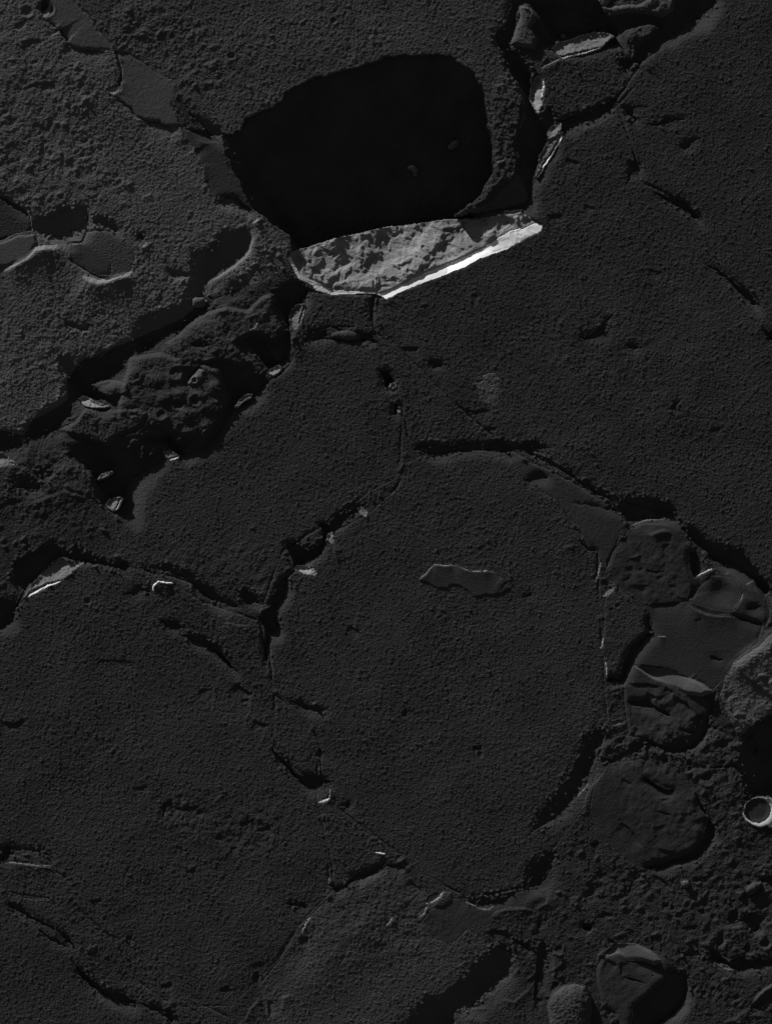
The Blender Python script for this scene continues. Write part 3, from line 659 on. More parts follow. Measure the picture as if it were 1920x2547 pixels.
for s, a, w, dcy in [
    ('T1 195,90 230,105 260,130 290,185 330,205 370,218 430,222 490,220', 5, 2, 18), ('T1 480,410 560,460 600,510', 2, 2, 15), ('T1 600,512 700,542 790,552', 6, 2.2, 18),
    ('T1 800,590 840,650 860,690', 2.5, 2, 18), ('T1 100,385 160,360 260,350', 3, 2, 16), ('T1 90,180 190,170', 3, 2.5, 16),
    ('T2 690,930 770,930', 2.5, 1.8, 20), ('T2 770,680 840,705', 2, 2, 16), ('T2 860,880 900,905', 1.5, 2, 16),
    ('T4 60,425 150,425', 2.6, 2, 18), ('T4 370,195 400,200', 2, 2, 14), ('T4 1130,85 1190,100', 2, 2, 14), ('T4 1390,780 1450,770', 2.5, 2.5, 14), ('T4 340,685 380,700 420,690 460,700', 2.5, 2, 14), ('T4 410,775 480,770', 2.2, 2, 14),
    ('T5 0,940 60,960 120,930', 3.2, 2.5, 20), ('T5 1010,780 1060,810 1100,830', 4, 2.2, 20), ('T5 1090,940 1160,965', 3, 2, 16), ('T5 1040,855 1080,850', 2, 2, 16),
    ('T5 1360,1100 1375,1070 1385,1060', 3, 2.2, 14), ('T5 850,820 920,800', 1.6, 3, 20), ('T5 400,690 500,680 600,700', 1.4, 3, 20), ('T5 1500,530 1560,560', 1.8, 2.5, 18),
    ('T6 1060,700 1120,705 1190,712 1250,730 1310,755 1350,780', 3.5, 2, 30), ('T6 1330,430 1300,420 1330,340', 2.5, 2, 15), ('T6 1130,440 1200,438 1280,430', 3.2, 2, 14), ('T6 370,1060 420,1050', 3, 3, 16), ('T6 70,930 85,885', 2, 2.5, 16),
    ('U5 380,490 470,485 540,465', 2.5, 2.2, 14), ('U5 340,680 420,660', 2.2, 2, 12), ('U5 390,725 480,735 600,735', 2.5, 2, 14), ('U5 770,730 830,735', 2.5, 2, 12), ('U5 370,590 440,560', 3, 3, 12), ('U5 480,600 520,570', 3, 2.5, 12), ('U5 690,380 780,370', 2, 2.5, 12), ('U5 640,660 720,640', 2, 2, 12), ('U5 500,760 560,770', 1.8, 2, 12), ('U5 330,340 400,300', 2.5, 2, 10), ('U5 1160,590 1150,650', 2, 2, 12), ('U5 1440,900 1550,880', 2, 2.5, 14),
    ('U5 970,1045 1050,1020', 1.2, 2, 12),
    ('U6 780,550 860,600 920,620 960,680 1000,720', 3.5, 2, 18), ('U6 370,455 480,460 560,450 700,480', 2.6, 2, 14), ('U6 1040,570 1140,545', 3.5, 2.2, 20), ('U6 560,520 640,580 660,640', 2, 2.5, 14), ('U6 720,480 800,540', 2.2, 2, 12), ('U6 1000,720 1060,745', 3, 2, 10), ('U6 1240,540 1270,600', 3, 2.2, 10), ('U6 1110,810 1190,860', 4, 2.5, 12), ('U6 340,1280 430,1340', 1.8, 1.6, 10), ('U6 640,1090 760,1120', 4, 3, 14),
    ('T8 1010,270 1050,300 1080,340 1115,385', 2.6, 2, 22), ('T8 1170,390 1260,410', 2.4, 2, 15), ('T8 1160,220 1240,240', 1.8, 2.4, 15), ('T8 1180,180 1230,170', 1.6, 2.4, 15), ('T8 1150,300 1210,290', 1.5, 2.5, 15), ('T8 1330,270 1385,250', 1.8, 2.2, 15), ('T8 1140,430 1200,440', 1.5, 2, 14),
    ('T8 880,370 920,360', 4, 3, 12), ('T8 0,460 50,455 90,480', 4, 2.4, 16), ('T8 100,520 140,560 160,545', 2.4, 2, 16), 
    ('T8 430,745 500,745 560,770', 3, 2.5, 18), ('T8 650,760 655,720 665,740', 3.5, 2.4, 14), ('T8 900,690 940,665 990,680', 3, 2.5, 14), ('T8 640,1060 650,880 660,830', 3, 2.2, 18), ('T8 720,965 750,975', 3.5, 2.5, 14),
    ('U7 545,745 600,770 640,800', 2.6, 2, 18), ('U7 650,770 660,860', 1.6, 2, 12), ('U7 560,600 620,640 540,720', 3, 2, 12), ('U7 500,1040 600,1100 650,1120', 2.2, 2, 14), ('U7 870,790 950,840', 2, 2.4, 14),
    ('U7 860,170 940,230 1010,290', 2.6, 2.2, 14), ('U7 1050,540 1180,530', 2.4, 2.6, 12), ('U7 1380,350 1420,355', 2.4, 2.4, 12), ('U7 850,600 910,600', 3.5, 2.5, 12), ('U7 1180,200 1240,195', 2.2, 2.4, 12), ('U7 750,540 800,500', 2, 2.2, 12), ('U7 1460,690 1520,650', 4, 3, 14), ('U7 1260,940 1310,960', 2.6, 2.4, 14), ('U7 920,390 980,370', 3, 2.5, 12), ('U7 1170,430 1210,410', 3.5, 3, 10), ('U7 80,1010 140,1020', 2.8, 2.2, 14), ('U7 1130,930 1160,930', 3, 2.6, 12),
    ('T7 1290,775 1340,770', 3.5, 2.4, 16), ('T7 1460,860 1500,850', 1.5, 2, 12), ('T7 705,260 705,200 750,170', 3.4, 2.2, 14), ('T7 740,210 800,215 870,200', 4, 2.4, 10), ('T7 740,235 760,225', 3, 2, 10), ('T7 850,245 860,215', 3, 2, 10),
    ('T7 1080,890 1150,880', 1.8, 3, 20), ('T7 950,1000 990,975', 3.2, 2.4, 14), ('T7 1090,940 1130,940', 3, 2.4, 12), ('T7 690,980 750,975', 2.8, 2.4, 14), ('T7 1155,1040 1165,1120', 2.5, 2, 14), ('T7 570,130 650,120', 1.4, 3, 20), ('T7 800,490 850,470', 1.5, 2.4, 18), ('T7 390,620 440,610', 2.4, 2.4, 14), ('T7 290,590 360,660 450,740 550,790', 1.6, 3, 25), ('T7 930,350 960,320', 2.6, 2.4, 12), ('T7 990,385 1030,380', 2.4, 2.4, 12), ('T7 1100,310 1180,290', 3.5, 2.8, 12), ('T7 1030,280 1110,260', 2.4, 3, 12),
    ('T3 1530,360 1600,370 1640,420', 3, 2.4, 14), ('T3 1180,360 1120,380', 2, 2.4, 12), ('T3 580,450 680,410', 3, 3, 14),
]:
    ledge('d', s, a, w, dcy)

# soft hills and hollows
blob('U5 1180,800 150,110', -7); blob('U5 1290,930 60,25', 1.5)
blob('U6 760,900 110,60', 1.5); blob('T8 640,610 60,25', 2.5, -30); blob('T7 1250,900 250,90', -4, -40)
blob('T7 1450,800 300,130', 5, -40)
for u, v, r, h in [(820, 340, 60, 6), (1010, 170, 60, 6), (880, 130, 50, 5), (1060, 290, 60, 6), (1160, 260, 45, 5), (1290, 280, 50, 7), (1200, 400, 60, 6), (1390, 210, 60, 7), (1330, 340, 50, 5), (1060, 420, 45, 4), (1230, 500, 50, 5), (1340, 460, 50, 5), (1150, 560, 40, 6), (720, 220, 50, 5), (960, 620, 50, 5), (880, 560, 50, 4), (1140, 150, 45, 6), (1400, 100, 55, 6)]:
    blob('U2 %d,%d %d,%d' % (u, v, r, int(r * 0.7)), h * 0.8, -20)
for u, v, r, d in [(1140, 130, 15, 4), (1262, 172, 7, 6), (1270, 300, 14, 4), (1160, 330, 13, 4), (1180, 590, 13, 4), (1050, 400, 12, 3), (960, 620, 12, 3)]:
    crater('U2 %d,%d' % (u, v), r, d)
for u, v, r, d in [(540, 335, 6, 1.5), (1160, 220, 8, 2), (1280, 465, 9, 1.8), (1040, 465, 9, 1.6), (1620, 650, 13, 2.6), (1430, 1010, 9, 2), (1210, 980, 8, 2), (1000, 410, 7, 1.5), (950, 350, 6, 1.4), (1310, 215, 7, 1.6), (240, 690, 11, 2.2), (720, 430, 4, 1.2), (1410, 460, 14, 3)]:
    crater('U7 %d,%d' % (u, v), r, d)
for u, v, r, d in [(1150, 940, 3, 2), (1310, 20, 9, 2), (940, 5, 8, 2)]:
    crater('T8 %d,%d' % (u, v), r, d)
crater('U6 945,1205', 8, 2); crater('U6 1090,1290', 16, 3); crater('U5 300,910', 6, 1.6); crater('U5 250,945', 6, 1.4)
crater('T3 1120,95', 8, 1.5); crater('T1 120,50', 14, 3); crater('T1 200,35', 20, 9, 0.1)
crater('T7 1110,935', 8, 2.5); crater('T4 1130,480', 6, 1.0); crater('T6 385,1060', 6, 1.5); crater('T6 410,1090', 8, 1.8); crater('T1 1000,240', 10, 2.5); crater('T1 1440,90', 8, 3); crater('T5 380,425', 9, 2.5)
crater('T5 1060,380', 9, 3); crater('T7 1140,620', 5, 1); crater('U1 1240,170', 8, 1)

# ---------------------------------------------------------------- the big black pit, its wall and rim with sunlit brightness put into the colour
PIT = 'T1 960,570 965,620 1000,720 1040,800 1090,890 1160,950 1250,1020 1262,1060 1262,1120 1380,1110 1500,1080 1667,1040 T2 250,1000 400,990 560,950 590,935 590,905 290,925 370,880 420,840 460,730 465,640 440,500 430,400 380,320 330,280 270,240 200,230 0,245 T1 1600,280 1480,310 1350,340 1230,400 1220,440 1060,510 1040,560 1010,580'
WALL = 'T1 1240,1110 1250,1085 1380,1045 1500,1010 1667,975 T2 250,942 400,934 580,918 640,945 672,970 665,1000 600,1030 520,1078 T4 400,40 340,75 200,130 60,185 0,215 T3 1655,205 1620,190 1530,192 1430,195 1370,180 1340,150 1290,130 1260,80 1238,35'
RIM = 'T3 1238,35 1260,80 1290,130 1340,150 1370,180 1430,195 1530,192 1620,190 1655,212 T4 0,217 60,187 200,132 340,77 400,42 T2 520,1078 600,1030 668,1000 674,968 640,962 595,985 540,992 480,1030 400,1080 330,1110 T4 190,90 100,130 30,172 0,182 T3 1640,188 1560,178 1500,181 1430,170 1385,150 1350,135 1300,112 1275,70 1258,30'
mp = pmask(PIT, 'w'); mw = pmask(WALL, 'f'); mr = pmask(RIM, 'f') & mw; mp &= ~mw
Cp = np.zeros((NY, NX), np.float32)
def _f(i, p):
    c = np.where(mp[i], np.maximum(p[0], 3) + 1.15 * TAN * STEP, np.where(mw[i], p[0], np.maximum(p[0] - 2.0 * STEP, 0)))
    Cp[i] = c
    return c[None]
follow(_f)
mm_ = mw & ~mr
u1 = span(mm_); r1 = span(mm_, True); u2 = span(mr); r2 = span(mr, True)
t1 = u1 / (u1 + r1 + 1e-3); t2 = u2 / (u2 + r2 + 1e-3); t1 = np.where(mm_, t1, 1)
dep = np.maximum(blur(np.where(mw, Cp, 0), 12) / np.maximum(blur(mw.astype(np.float32), 12), 0.05), 10) * 0.62
dep = blur(dep * mw, 30) / np.maximum(blur(mw.astype(np.float32), 30), 0.05)
dep *= np.where(X < 800, 0.8, 1.0)
lx_ = X + 9 * vnoise(26, 75) + 4 * vnoise(11, 76); ly_ = Y + 9 * vnoise(26, 77) + 4 * vnoise(11, 78)
lump = 5.5 * vnoise(34, 71, lx_, ly_, ax=1.6, ang=-0.6) + 2.8 * vnoise(17, 72, lx_, ly_, ax=1.5, ang=-0.3) + 2.0 * vnoise(8, 73, lx_, ly_, ang=0.5)
st_ = 3.0
lump = st_ * (np.floor(lump / st_) + sm((lump / st_ - np.floor(lump / st_)) * 2.2)) * 0.7 + 0.3 * lump
RB = np.clip((r2 + u2) * 2.2 / np.maximum(dep, 1), 0.1, 0.45)
base = H.copy()
H = np.where(mp, np.minimum(base, 0) * 0.3 - Cp, H)
mp_floor = mp
wallh = np.where(mr, -dep * RB * (1 - t2), -dep * (RB + (1 - RB) * (1 - t1 ** 1.6)))
wb = blur(wallh * mw, 3) / np.maximum(blur(mw.astype(np.float32), 3), .05)
wc = blur(wallh * mm_, 12) / np.maximum(blur(mm_.astype(np.float32), 12), .05)
wb = np.where(mr, wb, np.where(r1 < 10, wb + (wc - wb) * sm(r1 / 10), wc))
H = np.where(mw, wb + np.where(mr, 0.25, 1.35) * lump * sm(r1 / 14 + 0.0 + mr), H)
pk = (LAB == BY['P2']) | (LAB == BY['P3'])
LAB[mp & ~pk] = 0
H += np.where(pk & mp, base - np.minimum(base, 0) * 0.3, 0)
ROUGH[mp] = 0.5
DEFS.append(dict(key='WL', name='pit_wall', label='lumpy rock face, coloured bright as the sunlit lower wall of the big black pit', cat='rock face', mat='pale')); BY['WL'] = len(DEFS) - 1
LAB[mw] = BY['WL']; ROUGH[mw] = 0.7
DEFS.append(dict(key='WR', name='white_rim', label='smooth rim with a white highlight painted in', mat='white', parent='WL')); BY['WR'] = len(DEFS) - 1
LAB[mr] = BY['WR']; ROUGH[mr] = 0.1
DEFS.append(dict(key='WR2', name='lit_grey_rim', label='thin rim with a weaker highlight painted in', mat='lit_grey', parent='WL')); BY['WR2'] = len(DEFS) - 1
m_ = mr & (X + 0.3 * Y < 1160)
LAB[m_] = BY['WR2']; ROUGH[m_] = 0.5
DEFS.append(dict(key='WR3', name='lit_pale_rim', label='middle stretch of the rim, painted highlight fading', mat='highlight_dim', parent='WL')); BY['WR3'] = len(DEFS) - 1
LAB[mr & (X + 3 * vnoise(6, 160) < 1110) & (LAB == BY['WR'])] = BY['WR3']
for k in ('P2', 'P3'):
    pass


# ---------------------------------------------------------------- pale chips: steps at the far side of hollows, coloured as if sunlit
def chip(key, label, poly, slope=0.6, mat='pale_dim', lump=1.6, edge=None, cap=40, lift=1.0, emat='highlight_dim'):
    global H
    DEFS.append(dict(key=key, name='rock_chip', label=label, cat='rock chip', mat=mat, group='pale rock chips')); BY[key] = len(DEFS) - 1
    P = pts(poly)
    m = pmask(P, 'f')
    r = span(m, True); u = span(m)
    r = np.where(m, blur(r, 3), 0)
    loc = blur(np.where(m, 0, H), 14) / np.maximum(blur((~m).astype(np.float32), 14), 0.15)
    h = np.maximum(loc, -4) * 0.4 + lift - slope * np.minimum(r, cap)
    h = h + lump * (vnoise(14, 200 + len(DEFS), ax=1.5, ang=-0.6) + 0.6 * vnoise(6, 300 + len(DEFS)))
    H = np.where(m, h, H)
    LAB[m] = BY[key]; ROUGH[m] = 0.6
    if edge:  # edge strip carries a painted highlight
        DEFS.append(dict(key=key + 'e', name='highlight_edge', label='edge with a painted highlight', mat=emat, parent=key)); BY[key + 'e'] = len(DEFS) - 1
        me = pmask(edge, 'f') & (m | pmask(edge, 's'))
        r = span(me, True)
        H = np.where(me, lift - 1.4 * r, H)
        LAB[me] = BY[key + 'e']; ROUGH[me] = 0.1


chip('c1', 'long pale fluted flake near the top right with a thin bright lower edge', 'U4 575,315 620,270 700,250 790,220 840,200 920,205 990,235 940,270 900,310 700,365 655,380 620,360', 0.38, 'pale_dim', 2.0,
     'U4 620,362 655,383 690,368 800,345 890,312 885,303 790,330 690,352 655,368', emat='highlight_dim')
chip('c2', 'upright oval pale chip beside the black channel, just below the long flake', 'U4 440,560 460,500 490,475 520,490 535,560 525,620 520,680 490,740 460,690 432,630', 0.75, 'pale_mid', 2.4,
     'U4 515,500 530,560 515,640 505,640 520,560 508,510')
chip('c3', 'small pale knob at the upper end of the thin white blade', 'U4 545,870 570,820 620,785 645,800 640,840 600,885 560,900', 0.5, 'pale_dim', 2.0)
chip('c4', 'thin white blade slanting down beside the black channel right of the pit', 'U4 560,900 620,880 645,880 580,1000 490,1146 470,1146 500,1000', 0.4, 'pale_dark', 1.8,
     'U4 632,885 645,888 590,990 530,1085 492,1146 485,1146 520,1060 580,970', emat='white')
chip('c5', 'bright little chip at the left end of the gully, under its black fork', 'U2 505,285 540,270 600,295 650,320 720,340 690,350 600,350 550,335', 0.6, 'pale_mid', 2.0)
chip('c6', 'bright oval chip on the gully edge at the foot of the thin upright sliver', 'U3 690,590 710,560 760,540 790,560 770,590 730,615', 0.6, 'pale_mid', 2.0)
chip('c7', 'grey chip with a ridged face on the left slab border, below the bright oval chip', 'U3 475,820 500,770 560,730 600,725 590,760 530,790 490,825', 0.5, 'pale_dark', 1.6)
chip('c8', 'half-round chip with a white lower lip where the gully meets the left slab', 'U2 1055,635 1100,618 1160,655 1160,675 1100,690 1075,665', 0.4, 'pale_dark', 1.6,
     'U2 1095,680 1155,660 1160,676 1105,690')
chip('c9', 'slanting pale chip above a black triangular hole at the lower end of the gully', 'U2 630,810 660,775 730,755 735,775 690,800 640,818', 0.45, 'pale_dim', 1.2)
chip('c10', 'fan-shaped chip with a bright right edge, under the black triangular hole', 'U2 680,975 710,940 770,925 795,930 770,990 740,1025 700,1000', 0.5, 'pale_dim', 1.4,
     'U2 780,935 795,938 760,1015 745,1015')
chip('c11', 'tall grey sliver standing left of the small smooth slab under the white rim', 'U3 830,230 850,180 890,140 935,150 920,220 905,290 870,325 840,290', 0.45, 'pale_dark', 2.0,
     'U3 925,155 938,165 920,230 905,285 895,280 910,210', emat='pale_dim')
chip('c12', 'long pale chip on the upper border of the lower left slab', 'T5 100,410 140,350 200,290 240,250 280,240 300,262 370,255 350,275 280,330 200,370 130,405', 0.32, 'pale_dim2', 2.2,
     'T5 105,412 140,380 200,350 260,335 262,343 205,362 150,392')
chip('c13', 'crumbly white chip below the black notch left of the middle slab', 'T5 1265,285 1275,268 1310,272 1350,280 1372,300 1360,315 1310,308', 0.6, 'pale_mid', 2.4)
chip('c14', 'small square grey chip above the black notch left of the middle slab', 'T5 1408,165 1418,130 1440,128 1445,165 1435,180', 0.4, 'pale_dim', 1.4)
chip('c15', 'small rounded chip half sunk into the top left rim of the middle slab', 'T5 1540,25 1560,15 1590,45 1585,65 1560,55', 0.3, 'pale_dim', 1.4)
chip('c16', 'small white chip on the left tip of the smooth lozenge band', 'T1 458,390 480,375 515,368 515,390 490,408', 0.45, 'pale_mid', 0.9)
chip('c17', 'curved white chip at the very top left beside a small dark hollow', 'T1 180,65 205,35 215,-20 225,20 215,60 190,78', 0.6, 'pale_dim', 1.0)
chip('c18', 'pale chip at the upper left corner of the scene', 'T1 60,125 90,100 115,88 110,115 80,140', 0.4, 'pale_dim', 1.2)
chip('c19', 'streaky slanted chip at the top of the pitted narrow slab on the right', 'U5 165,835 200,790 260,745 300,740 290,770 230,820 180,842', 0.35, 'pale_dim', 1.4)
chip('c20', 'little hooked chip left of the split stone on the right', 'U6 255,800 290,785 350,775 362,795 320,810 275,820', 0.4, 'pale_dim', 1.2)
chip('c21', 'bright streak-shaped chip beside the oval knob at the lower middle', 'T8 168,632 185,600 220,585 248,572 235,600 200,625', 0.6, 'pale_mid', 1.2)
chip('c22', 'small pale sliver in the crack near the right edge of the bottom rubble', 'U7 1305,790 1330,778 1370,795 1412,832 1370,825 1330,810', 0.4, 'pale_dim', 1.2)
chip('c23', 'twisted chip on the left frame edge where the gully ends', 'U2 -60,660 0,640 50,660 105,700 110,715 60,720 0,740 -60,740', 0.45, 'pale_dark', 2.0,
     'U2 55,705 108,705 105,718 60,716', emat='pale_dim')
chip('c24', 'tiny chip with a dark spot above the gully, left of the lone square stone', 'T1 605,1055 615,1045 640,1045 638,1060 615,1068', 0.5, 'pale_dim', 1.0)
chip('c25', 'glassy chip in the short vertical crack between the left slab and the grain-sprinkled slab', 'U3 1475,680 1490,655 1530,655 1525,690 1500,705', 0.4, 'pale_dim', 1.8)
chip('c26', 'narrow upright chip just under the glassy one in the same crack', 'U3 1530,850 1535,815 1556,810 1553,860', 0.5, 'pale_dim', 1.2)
chip('c27', 'thin painted white glint at the junction of cracks at lower centre', 'T7 1375,190 1400,172 1425,168 1415,180 1390,192', 0.8, 'highlight_dim', 0.3)  # glint painted as a whitish sliver

# the white ring stone
P = pts('U6 1610,1600')[0]
c = pts('T8 1615,228')[0]
mring = np.hypot((FX - c[0]) / 44, (FY - c[1]) / 37) < 1
sl = (FX > c[0] + 20) & (np.abs(FY - c[1] - 0) < 38) & (FX < 2040)
allr = mring | (sl & (FY > c[1] - 34) & (FY < c[1] + 40))
q = np.hypot((FX - c[0] + 8) / 33, (FY - c[1] + 3) / 31)
hh = np.where(q < 1, 7 - 2.4 * sm((1 - q) * 3), 7 + 3.5 * np.sin(np.clip((q - 1) / 0.55, 0, 1) * math.pi * 0.75))
H = np.where(allr, hh - 6 + np.where(X > 1900, 0, 0), H)
DEFS.append(dict(key='RG', name='ring_stone', label='hollow white-rimmed ring stone on the right edge below the deep shadow', cat='ring stone', mat='ring')); BY['RG'] = len(DEFS) - 1
LAB[allr] = BY['RG']; ROUGH[allr] = 0.4
DEFS.append(dict(key='RGi', name='hollow', label='dark round hollow', mat='smooth_c', parent='RG')); BY['RGi'] = len(DEFS) - 1
LAB[allr & (q < 1)] = BY['RGi']; ROUGH[allr & (q < 1)] = 0.3
DEFS.append(dict(key='PT', name='pale_patch', label='pale brushed patch', mat='patch', parent='H')); BY['PT'] = len(DEFS) - 1
mpt = pmask('T4 380,575 400,550 440,535 470,530 495,560 480,620 470,680 440,680 400,650 385,610', 'w') & (vnoise(9, 91) > -0.55)
LAB[mpt] = BY['PT']

EROOT = {'T6 1': 1}
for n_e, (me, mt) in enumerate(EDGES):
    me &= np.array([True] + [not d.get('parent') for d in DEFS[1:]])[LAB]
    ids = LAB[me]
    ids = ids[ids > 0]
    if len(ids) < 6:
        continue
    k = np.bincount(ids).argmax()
    DEFS.append(dict(key='E%d' % n_e, name='highlight_edge', label='edge with a painted highlight', mat=mt, parent=DEFS[k]['key']))
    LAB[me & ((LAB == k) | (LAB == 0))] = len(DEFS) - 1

# ---------------------------------------------------------------- grain and sprinkled grit
RB_ = blur(ROUGH, 4)
n1 = vnoise(5.4, 101); n2 = vnoise(9.5, 102); n3 = vnoise(18, 103); n4 = vnoise(3.5, 104, ang=0.7)
GRAIN = 0.34 * n1 + 0.14 * n2 + 0.16 * n3 + 0.36 * n4
big = 0.75 + 0.35 * vnoise(150, 105)
H += 1.25 * GRAIN * RB_ * big


def stamp(ox, oy, rr, el, rg):
    if el == 1.0:
        return np.exp(-(ox ** 2 + oy ** 2) / rr ** 2)
    a = rg.normal(0, 0.45)
    c, s_ = math.cos(a), math.sin(a)
    wx, wy = LX * c - LY * s_, LX * s_ + LY * c
    u = ox * wx + oy * wy; v = -ox * wy + oy * wx
    u = u + 0.25 * v * v / (rr * el) * rg.uniform(-1, 1)
    return np.exp(-np.where(u < 0, (u / (rr * 0.7)) ** 2, (u / (rr * 1.8)) ** 2) - (v / (rr * el)) ** 2)


def sprinkle(n, r, hlo, hhi, mask=None, seed=5, el=1.0):
    rg = np.random.default_rng(seed)
    k = int(r * 2.5 * el / G) + 1
    ii = rg.integers(k, NY - k, n); jj = rg.integers(k, NX - k, n)
    oy, ox = np.mgrid[-k:k + 1, -k:k + 1] * G
    for i, j in zip(ii, jj):
        if mask is not None and not mask[i, j]:
            continue
        rr = r * rg.uniform(0.7, 1.3)
        H[i - k:i + k + 1, j - k:j + k + 1] += rg.uniform(hlo, hhi) * stamp(ox, oy, rr, el, rg)


plain = (ROUGH > 0.55) & (LAB != BY['WL']) & (LAB != BY['WR']) & (LAB != BY['RG'])
sprinkle(60000, 1.9, 0.4, 1.3, plain, 5)
sprinkle(30000, 2.0, -0.7, -0.25, plain, 6)
dots = np.isin(LAB, [BY[k] for k in ('AA', 'RR', 'M', 'V', 'WW', 'N1', 'IZ', 'I')])
sprinkle(26000, 2.1, 0.5, 1.2, dots, 8)
sprinkle(16000, 2.4, -1.0, -0.4, dots, 9)
lowr = pmask('T8 600,480 1700,300 1800,1300 600,1300', 's') & np.isin(LAB, [0])
sprinkle(2200, 4, -1.4, -0.5, lowr, 12)
sprinkle(2500, 5, 0.6, 1.8, lowr, 13)
sprinkle(16000, 4, 1.0, 3.0, pmask('U1 1300,700 1667,420 1667,100 T3 1260,60 1180,130 1000,180', 's') & (LAB != BY['WL']) & (LAB != BY['WR']), 14)

tl = blur((pmask('T1 -200,250 300,250 420,420 420,700 560,760 540,900 300,880 -200,860', 's') | pmask('T1 430,40 820,40 900,200 980,300 860,420 760,300 640,260 500,200', 's')).astype(np.float32), 25)
sprinkle(30000, 3.4, 0.4, 1.5, (tl > 0.3) & (vnoise(34, 150) > 0.15) & plain, 22, el=2.2)
sprinkle(14000, 4.2, -1.3, -0.5, (tl > 0.3) & (vnoise(34, 151) > 0.25) & plain, 23, el=1.6)
cz = blur(np.isin(LAB, [BY['A'], BY['B']]).astype(np.float32), 6) > 0.5
sprinkle(26000, 2.4, 0.4, 1.2, cz & (vnoise(50, 152) > 0.35), 24, el=2.0)
anyw = plain & (vnoise(70, 153) > 0.45)
sprinkle(22000, 2.2, 0.3, 0.9, anyw, 25, el=2.2)
sprinkle(9000, 3.6, 0.8, 2.4, np.isin(LAB, [0, BY['XN'], BY['X2'], BY['X3'], BY['X4']]) & (vnoise(40, 154) > 0.0), 26, el=2.2)
sb = blur(SHADE.astype(np.float32), 12)
sprinkle(60000, 2.5, 1.2, 3.2, (sb > 0.12) & (sb < 0.85) & plain & ~mp & (vnoise(30, 140) > -0.1), 21)
# ---------------------------------------------------------------- materials


def rock(name, col, rough=0.85, vary=0.25, bump=0.5, spec=0.0):
    m = bpy.data.materials.new(name)
    m.use_nodes = True
    t = m.node_tree; b = t.nodes['Principled BSDF']
    tc = t.nodes.new('ShaderNodeTexCoord')
    a = t.nodes.new('ShaderNodeTexNoise'); a.inputs['Scale'].default_value = 1.3; a.inputs['Detail'].default_value = 5
    f = t.nodes.new('ShaderNodeTexNoise'); f.inputs['Scale'].default_value = 26; f.inputs['Detail'].default_value = 3
    t.links.new(tc.outputs['Object'], a.inputs['Vector']); t.links.new(tc.outputs['Object'], f.inputs['Vector'])
    mx = t.nodes.new('ShaderNodeMath'); mx.operation = 'MULTIPLY_ADD'
    t.links.new(f.outputs['Fac'], mx.inputs[0]); mx.inputs[1].default_value = 0.5
    t.links.new(a.outputs['Fac'], mx.inputs[2])
    r = t.nodes.new('ShaderNodeValToRGB')
    r.color_ramp.elements[0].position = 0.4; r.color_ramp.elements[1].position = 1.1
    lo = col * (1 - vary); hi = min(1, col * (1 + vary))
    r.color_ramp.elements[0].color = (lo, lo, lo, 1); r.color_ramp.elements[1].position = 1.0
    r.color_ramp.elements[1].color = (hi, hi, hi, 1)
    t.links.new(mx.outputs[0], r.inputs[0]); t.links.new(r.outputs[0], b.inputs['Base Color'])
    b.inputs['Roughness'].default_value = rough
    b.inputs['Specular IOR Level'].default_value = spec
    bump = bump * (0.35 if 'smooth' in name or 'facet' in name or 'white' in name else 1)
    bn = t.nodes.new('ShaderNodeTexNoise'); bn.inputs['Scale'].default_value = 23; bn.inputs['Detail'].default_value = 1.5
    t.links.new(tc.outputs['Object'], bn.inputs['Vector'])
    bp = t.nodes.new('ShaderNodeBump'); bp.inputs['Strength'].default_value = bump; bp.inputs['Distance'].default_value = 0.04
    t.links.new(bn.outputs['Fac'], bp.inputs['Height']); t.links.new(bp.outputs[0], b.inputs['Normal'])
    return m


MAT = {k: rock(*v) for k, v in {
    'ground': ('dark_bedrock', 0.040), 'slab_a': ('grey_rock', 0.084), 'slab_b': ('grey_rock_dark', 0.062),
    'slab_h': ('basalt', 0.041), 'slab_j': ('basalt_fine', 0.043), 'slab_k': ('basalt_mid', 0.043), 'slab_l': ('basalt_low', 0.043),
    'slab_n': ('knobbly_rock', 0.045), 'slab_o': ('grey_sloping_rock', 0.058), 'slab_u': ('bright_slope_rock', 0.09), 'glow': ('lip_highlight', 0.17, 0.85, 0.15),  # the lip tone is a highlight painted on lit ledges
    'smooth_a': ('smooth_grey', 0.08, 0.8, 0.08), 'smooth_b': ('smooth_dark', 0.046, 0.8, 0.08), 'smooth_c': ('smooth_black', 0.042, 0.8, 0.12),
    'facet': ('lit_facet', 0.085, 0.8, 0.1), 'pale': ('lit_rock', 0.18, 0.8, 0.45), 'white': ('white_rim', 0.82, 0.7, 0.05, 0.05),  # facet, wall and rim colours hold their sunlit brightness
    'lit_grey': ('lit_grey', 0.42, 0.8, 0.2), 'highlight_dim': ('white_highlight', 0.6, 0.7, 0.05), 'pale_dim': ('lit_chip', 0.145, 0.8, 0.3), 'pale_dim2': ('lit_chip_long', 0.16, 0.8, 0.3),  # rim, edge and chip tones hold painted highlights
    'pale_mid': ('lit_chip_bright', 0.21, 0.8, 0.3), 'pale_dark': ('lit_chip_grey', 0.11, 0.8, 0.3), 'pebble': ('pebble_grey', 0.1, 0.8, 0.2),
    'ring': ('ring_white', 0.42, 0.7, 0.2), 'patch': ('brushed_patch', 0.075, 0.8, 0.3)}.items()}

# ---------------------------------------------------------------- meshes from the height field
PX = ((X - W / 2) / 100).astype(np.float32); PY = (-(Y - HH / 2) / 100).astype(np.float32); PZ = (H / 100).astype(np.float32)
cell = LAB[:-1, :-1]
vid = np.arange(NY * NX).reshape(NY, NX)
BOT = -1.9


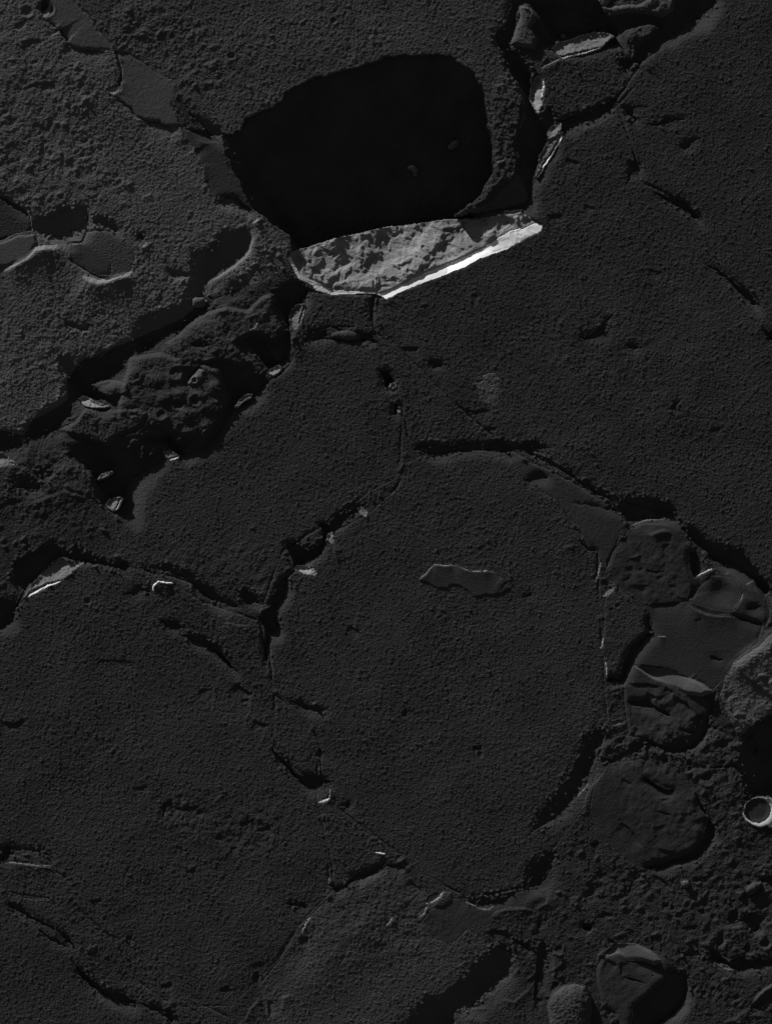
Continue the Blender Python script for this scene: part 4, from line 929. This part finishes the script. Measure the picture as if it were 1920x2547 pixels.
def build(name, ids, mat, extra=None):
    c = cell == ids
    if not c.any():
        return None
    ii, jj = np.nonzero(c)
    q = np.stack([vid[ii, jj], vid[ii + 1, jj], vid[ii + 1, jj + 1], vid[ii, jj + 1]], 1)
    uniq, inv = np.unique(q, return_inverse=True)
    q = inv.reshape(q.shape)
    co = np.stack([PX.ravel()[uniq], PY.ravel()[uniq], PZ.ravel()[uniq]], 1)
    cp = np.pad(c, 1)
    sides = []
    up = c & ~cp[:-2, 1:-1]; dn = c & ~cp[2:, 1:-1]; lf = c & ~cp[1:-1, :-2]; rt = c & ~cp[1:-1, 2:]
    for mk, a, b in ((up, (0, 1), (0, 0)), (dn, (1, 0), (1, 1)), (lf, (0, 0), (1, 0)), (rt, (1, 1), (0, 1))):
        i, j = np.nonzero(mk)
        sides.append(np.stack([vid[i + a[0], j + a[1]], vid[i + b[0], j + b[1]]], 1))
    e = np.concatenate(sides)
    eu, einv = np.unique(e, return_inverse=True)
    einv = einv.reshape(e.shape)
    tops = np.searchsorted(uniq, e)
    bc = np.stack([PX.ravel()[eu], PY.ravel()[eu], np.full(len(eu), BOT, np.float32)], 1)
    # draw the underside in a little so neighbouring walls never share a plane
    cx, cy = bc[:, 0].mean(), bc[:, 1].mean()
    n0 = len(co)
    skirt = np.stack([tops[:, 1], tops[:, 0], einv[:, 0] + n0, einv[:, 1] + n0], 1)
    co = np.concatenate([co, bc]); faces = np.concatenate([q, skirt])
    if extra is not None:
        ec, ef = extra
        faces = np.concatenate([faces, ef + len(co)]); co = np.concatenate([co, ec])
    me = bpy.data.meshes.new(name)
    me.vertices.add(len(co)); me.vertices.foreach_set('co', co.astype(np.float32).ravel())
    me.loops.add(faces.size); me.loops.foreach_set('vertex_index', faces.astype(np.int32).ravel())
    me.polygons.add(len(faces)); me.polygons.foreach_set('loop_start', np.arange(0, faces.size, 4, dtype=np.int32))
    me.polygons.foreach_set('loop_total', np.full(len(faces), 4, np.int32))
    sh = np.zeros(len(faces), bool); sh[:len(q)] = True
    me.polygons.foreach_set('use_smooth', sh)
    me.update(calc_edges=True)
    me.materials.append(MAT[mat])
    o = bpy.data.objects.new(name, me)
    S.collection.objects.link(o)
    return o


# outer ground: a deeper sheet under everything and a rocky plain round the detailed area out to the horizon
def outer():
    co, fc = [], []
    x0, x1, y0, y1 = PX[0, 0], PX[0, -1], PY[-1, 0], PY[0, 0]
    rings = [0, 0.05, 1, 3, 7, 15, 40, 120, 400]
    per = 120
    for k, d in enumerate(rings):
        for s in range(4):
            for t in range(per):
                f = t / per
                X0, X1, Y0, Y1 = x0 - d, x1 + d, y0 - d, y1 + d
                p = [(X0 + (X1 - X0) * f, Y0), (X1, Y0 + (Y1 - Y0) * f), (X1 - (X1 - X0) * f, Y1), (X0, Y1 - (Y1 - Y0) * f)][s]
                z = BOT if k == 0 else (0.0 + 0.05 * math.sin(p[0] * 1.7 + math.sin(p[1])) * min(d, 2))
                co.append((p[0], p[1], z - (0.03 if k == 1 else 0)))
    n = per * 4
    for k in range(len(rings) - 1):
        for t in range(n):
            a = k * n + t; b = k * n + (t + 1) % n
            fc.append((a, a + n, b + n, b) if False else (b, b + n, a + n, a))
    m = len(co)
    co += [(x0, y0, BOT), (x1, y0, BOT), (x1, y1, BOT), (x0, y1, BOT)]
    fc.append((m, m + 1, m + 2, m + 3))
    return np.array(co, np.float32), np.array(fc, np.int64)


objs = {}
g = build('ground', 0, 'ground', outer())
g['kind'] = 'structure'
for i, d in enumerate(DEFS):
    if i == 0:
        continue
    o = build(d['name'], i, d['mat'])
    if o is None:
        print('EMPTY', d['key']); continue
    objs[d['key']] = o
    if d.get('parent'):
        if d.get('label'):
            o['label'] = d['label']
    else:
        o['label'] = d['label']; o['category'] = d['cat']
        if d.get('group'):
            o['group'] = d['group']
for d in DEFS[1:]:
    if d.get('parent') and d['key'] in objs:
        objs[d['key']].parent = objs[d['parent']]
print('verts', sum(len(o.data.vertices) for o in S.objects if o.type == 'MESH'), 'H', H.min(), H.max())
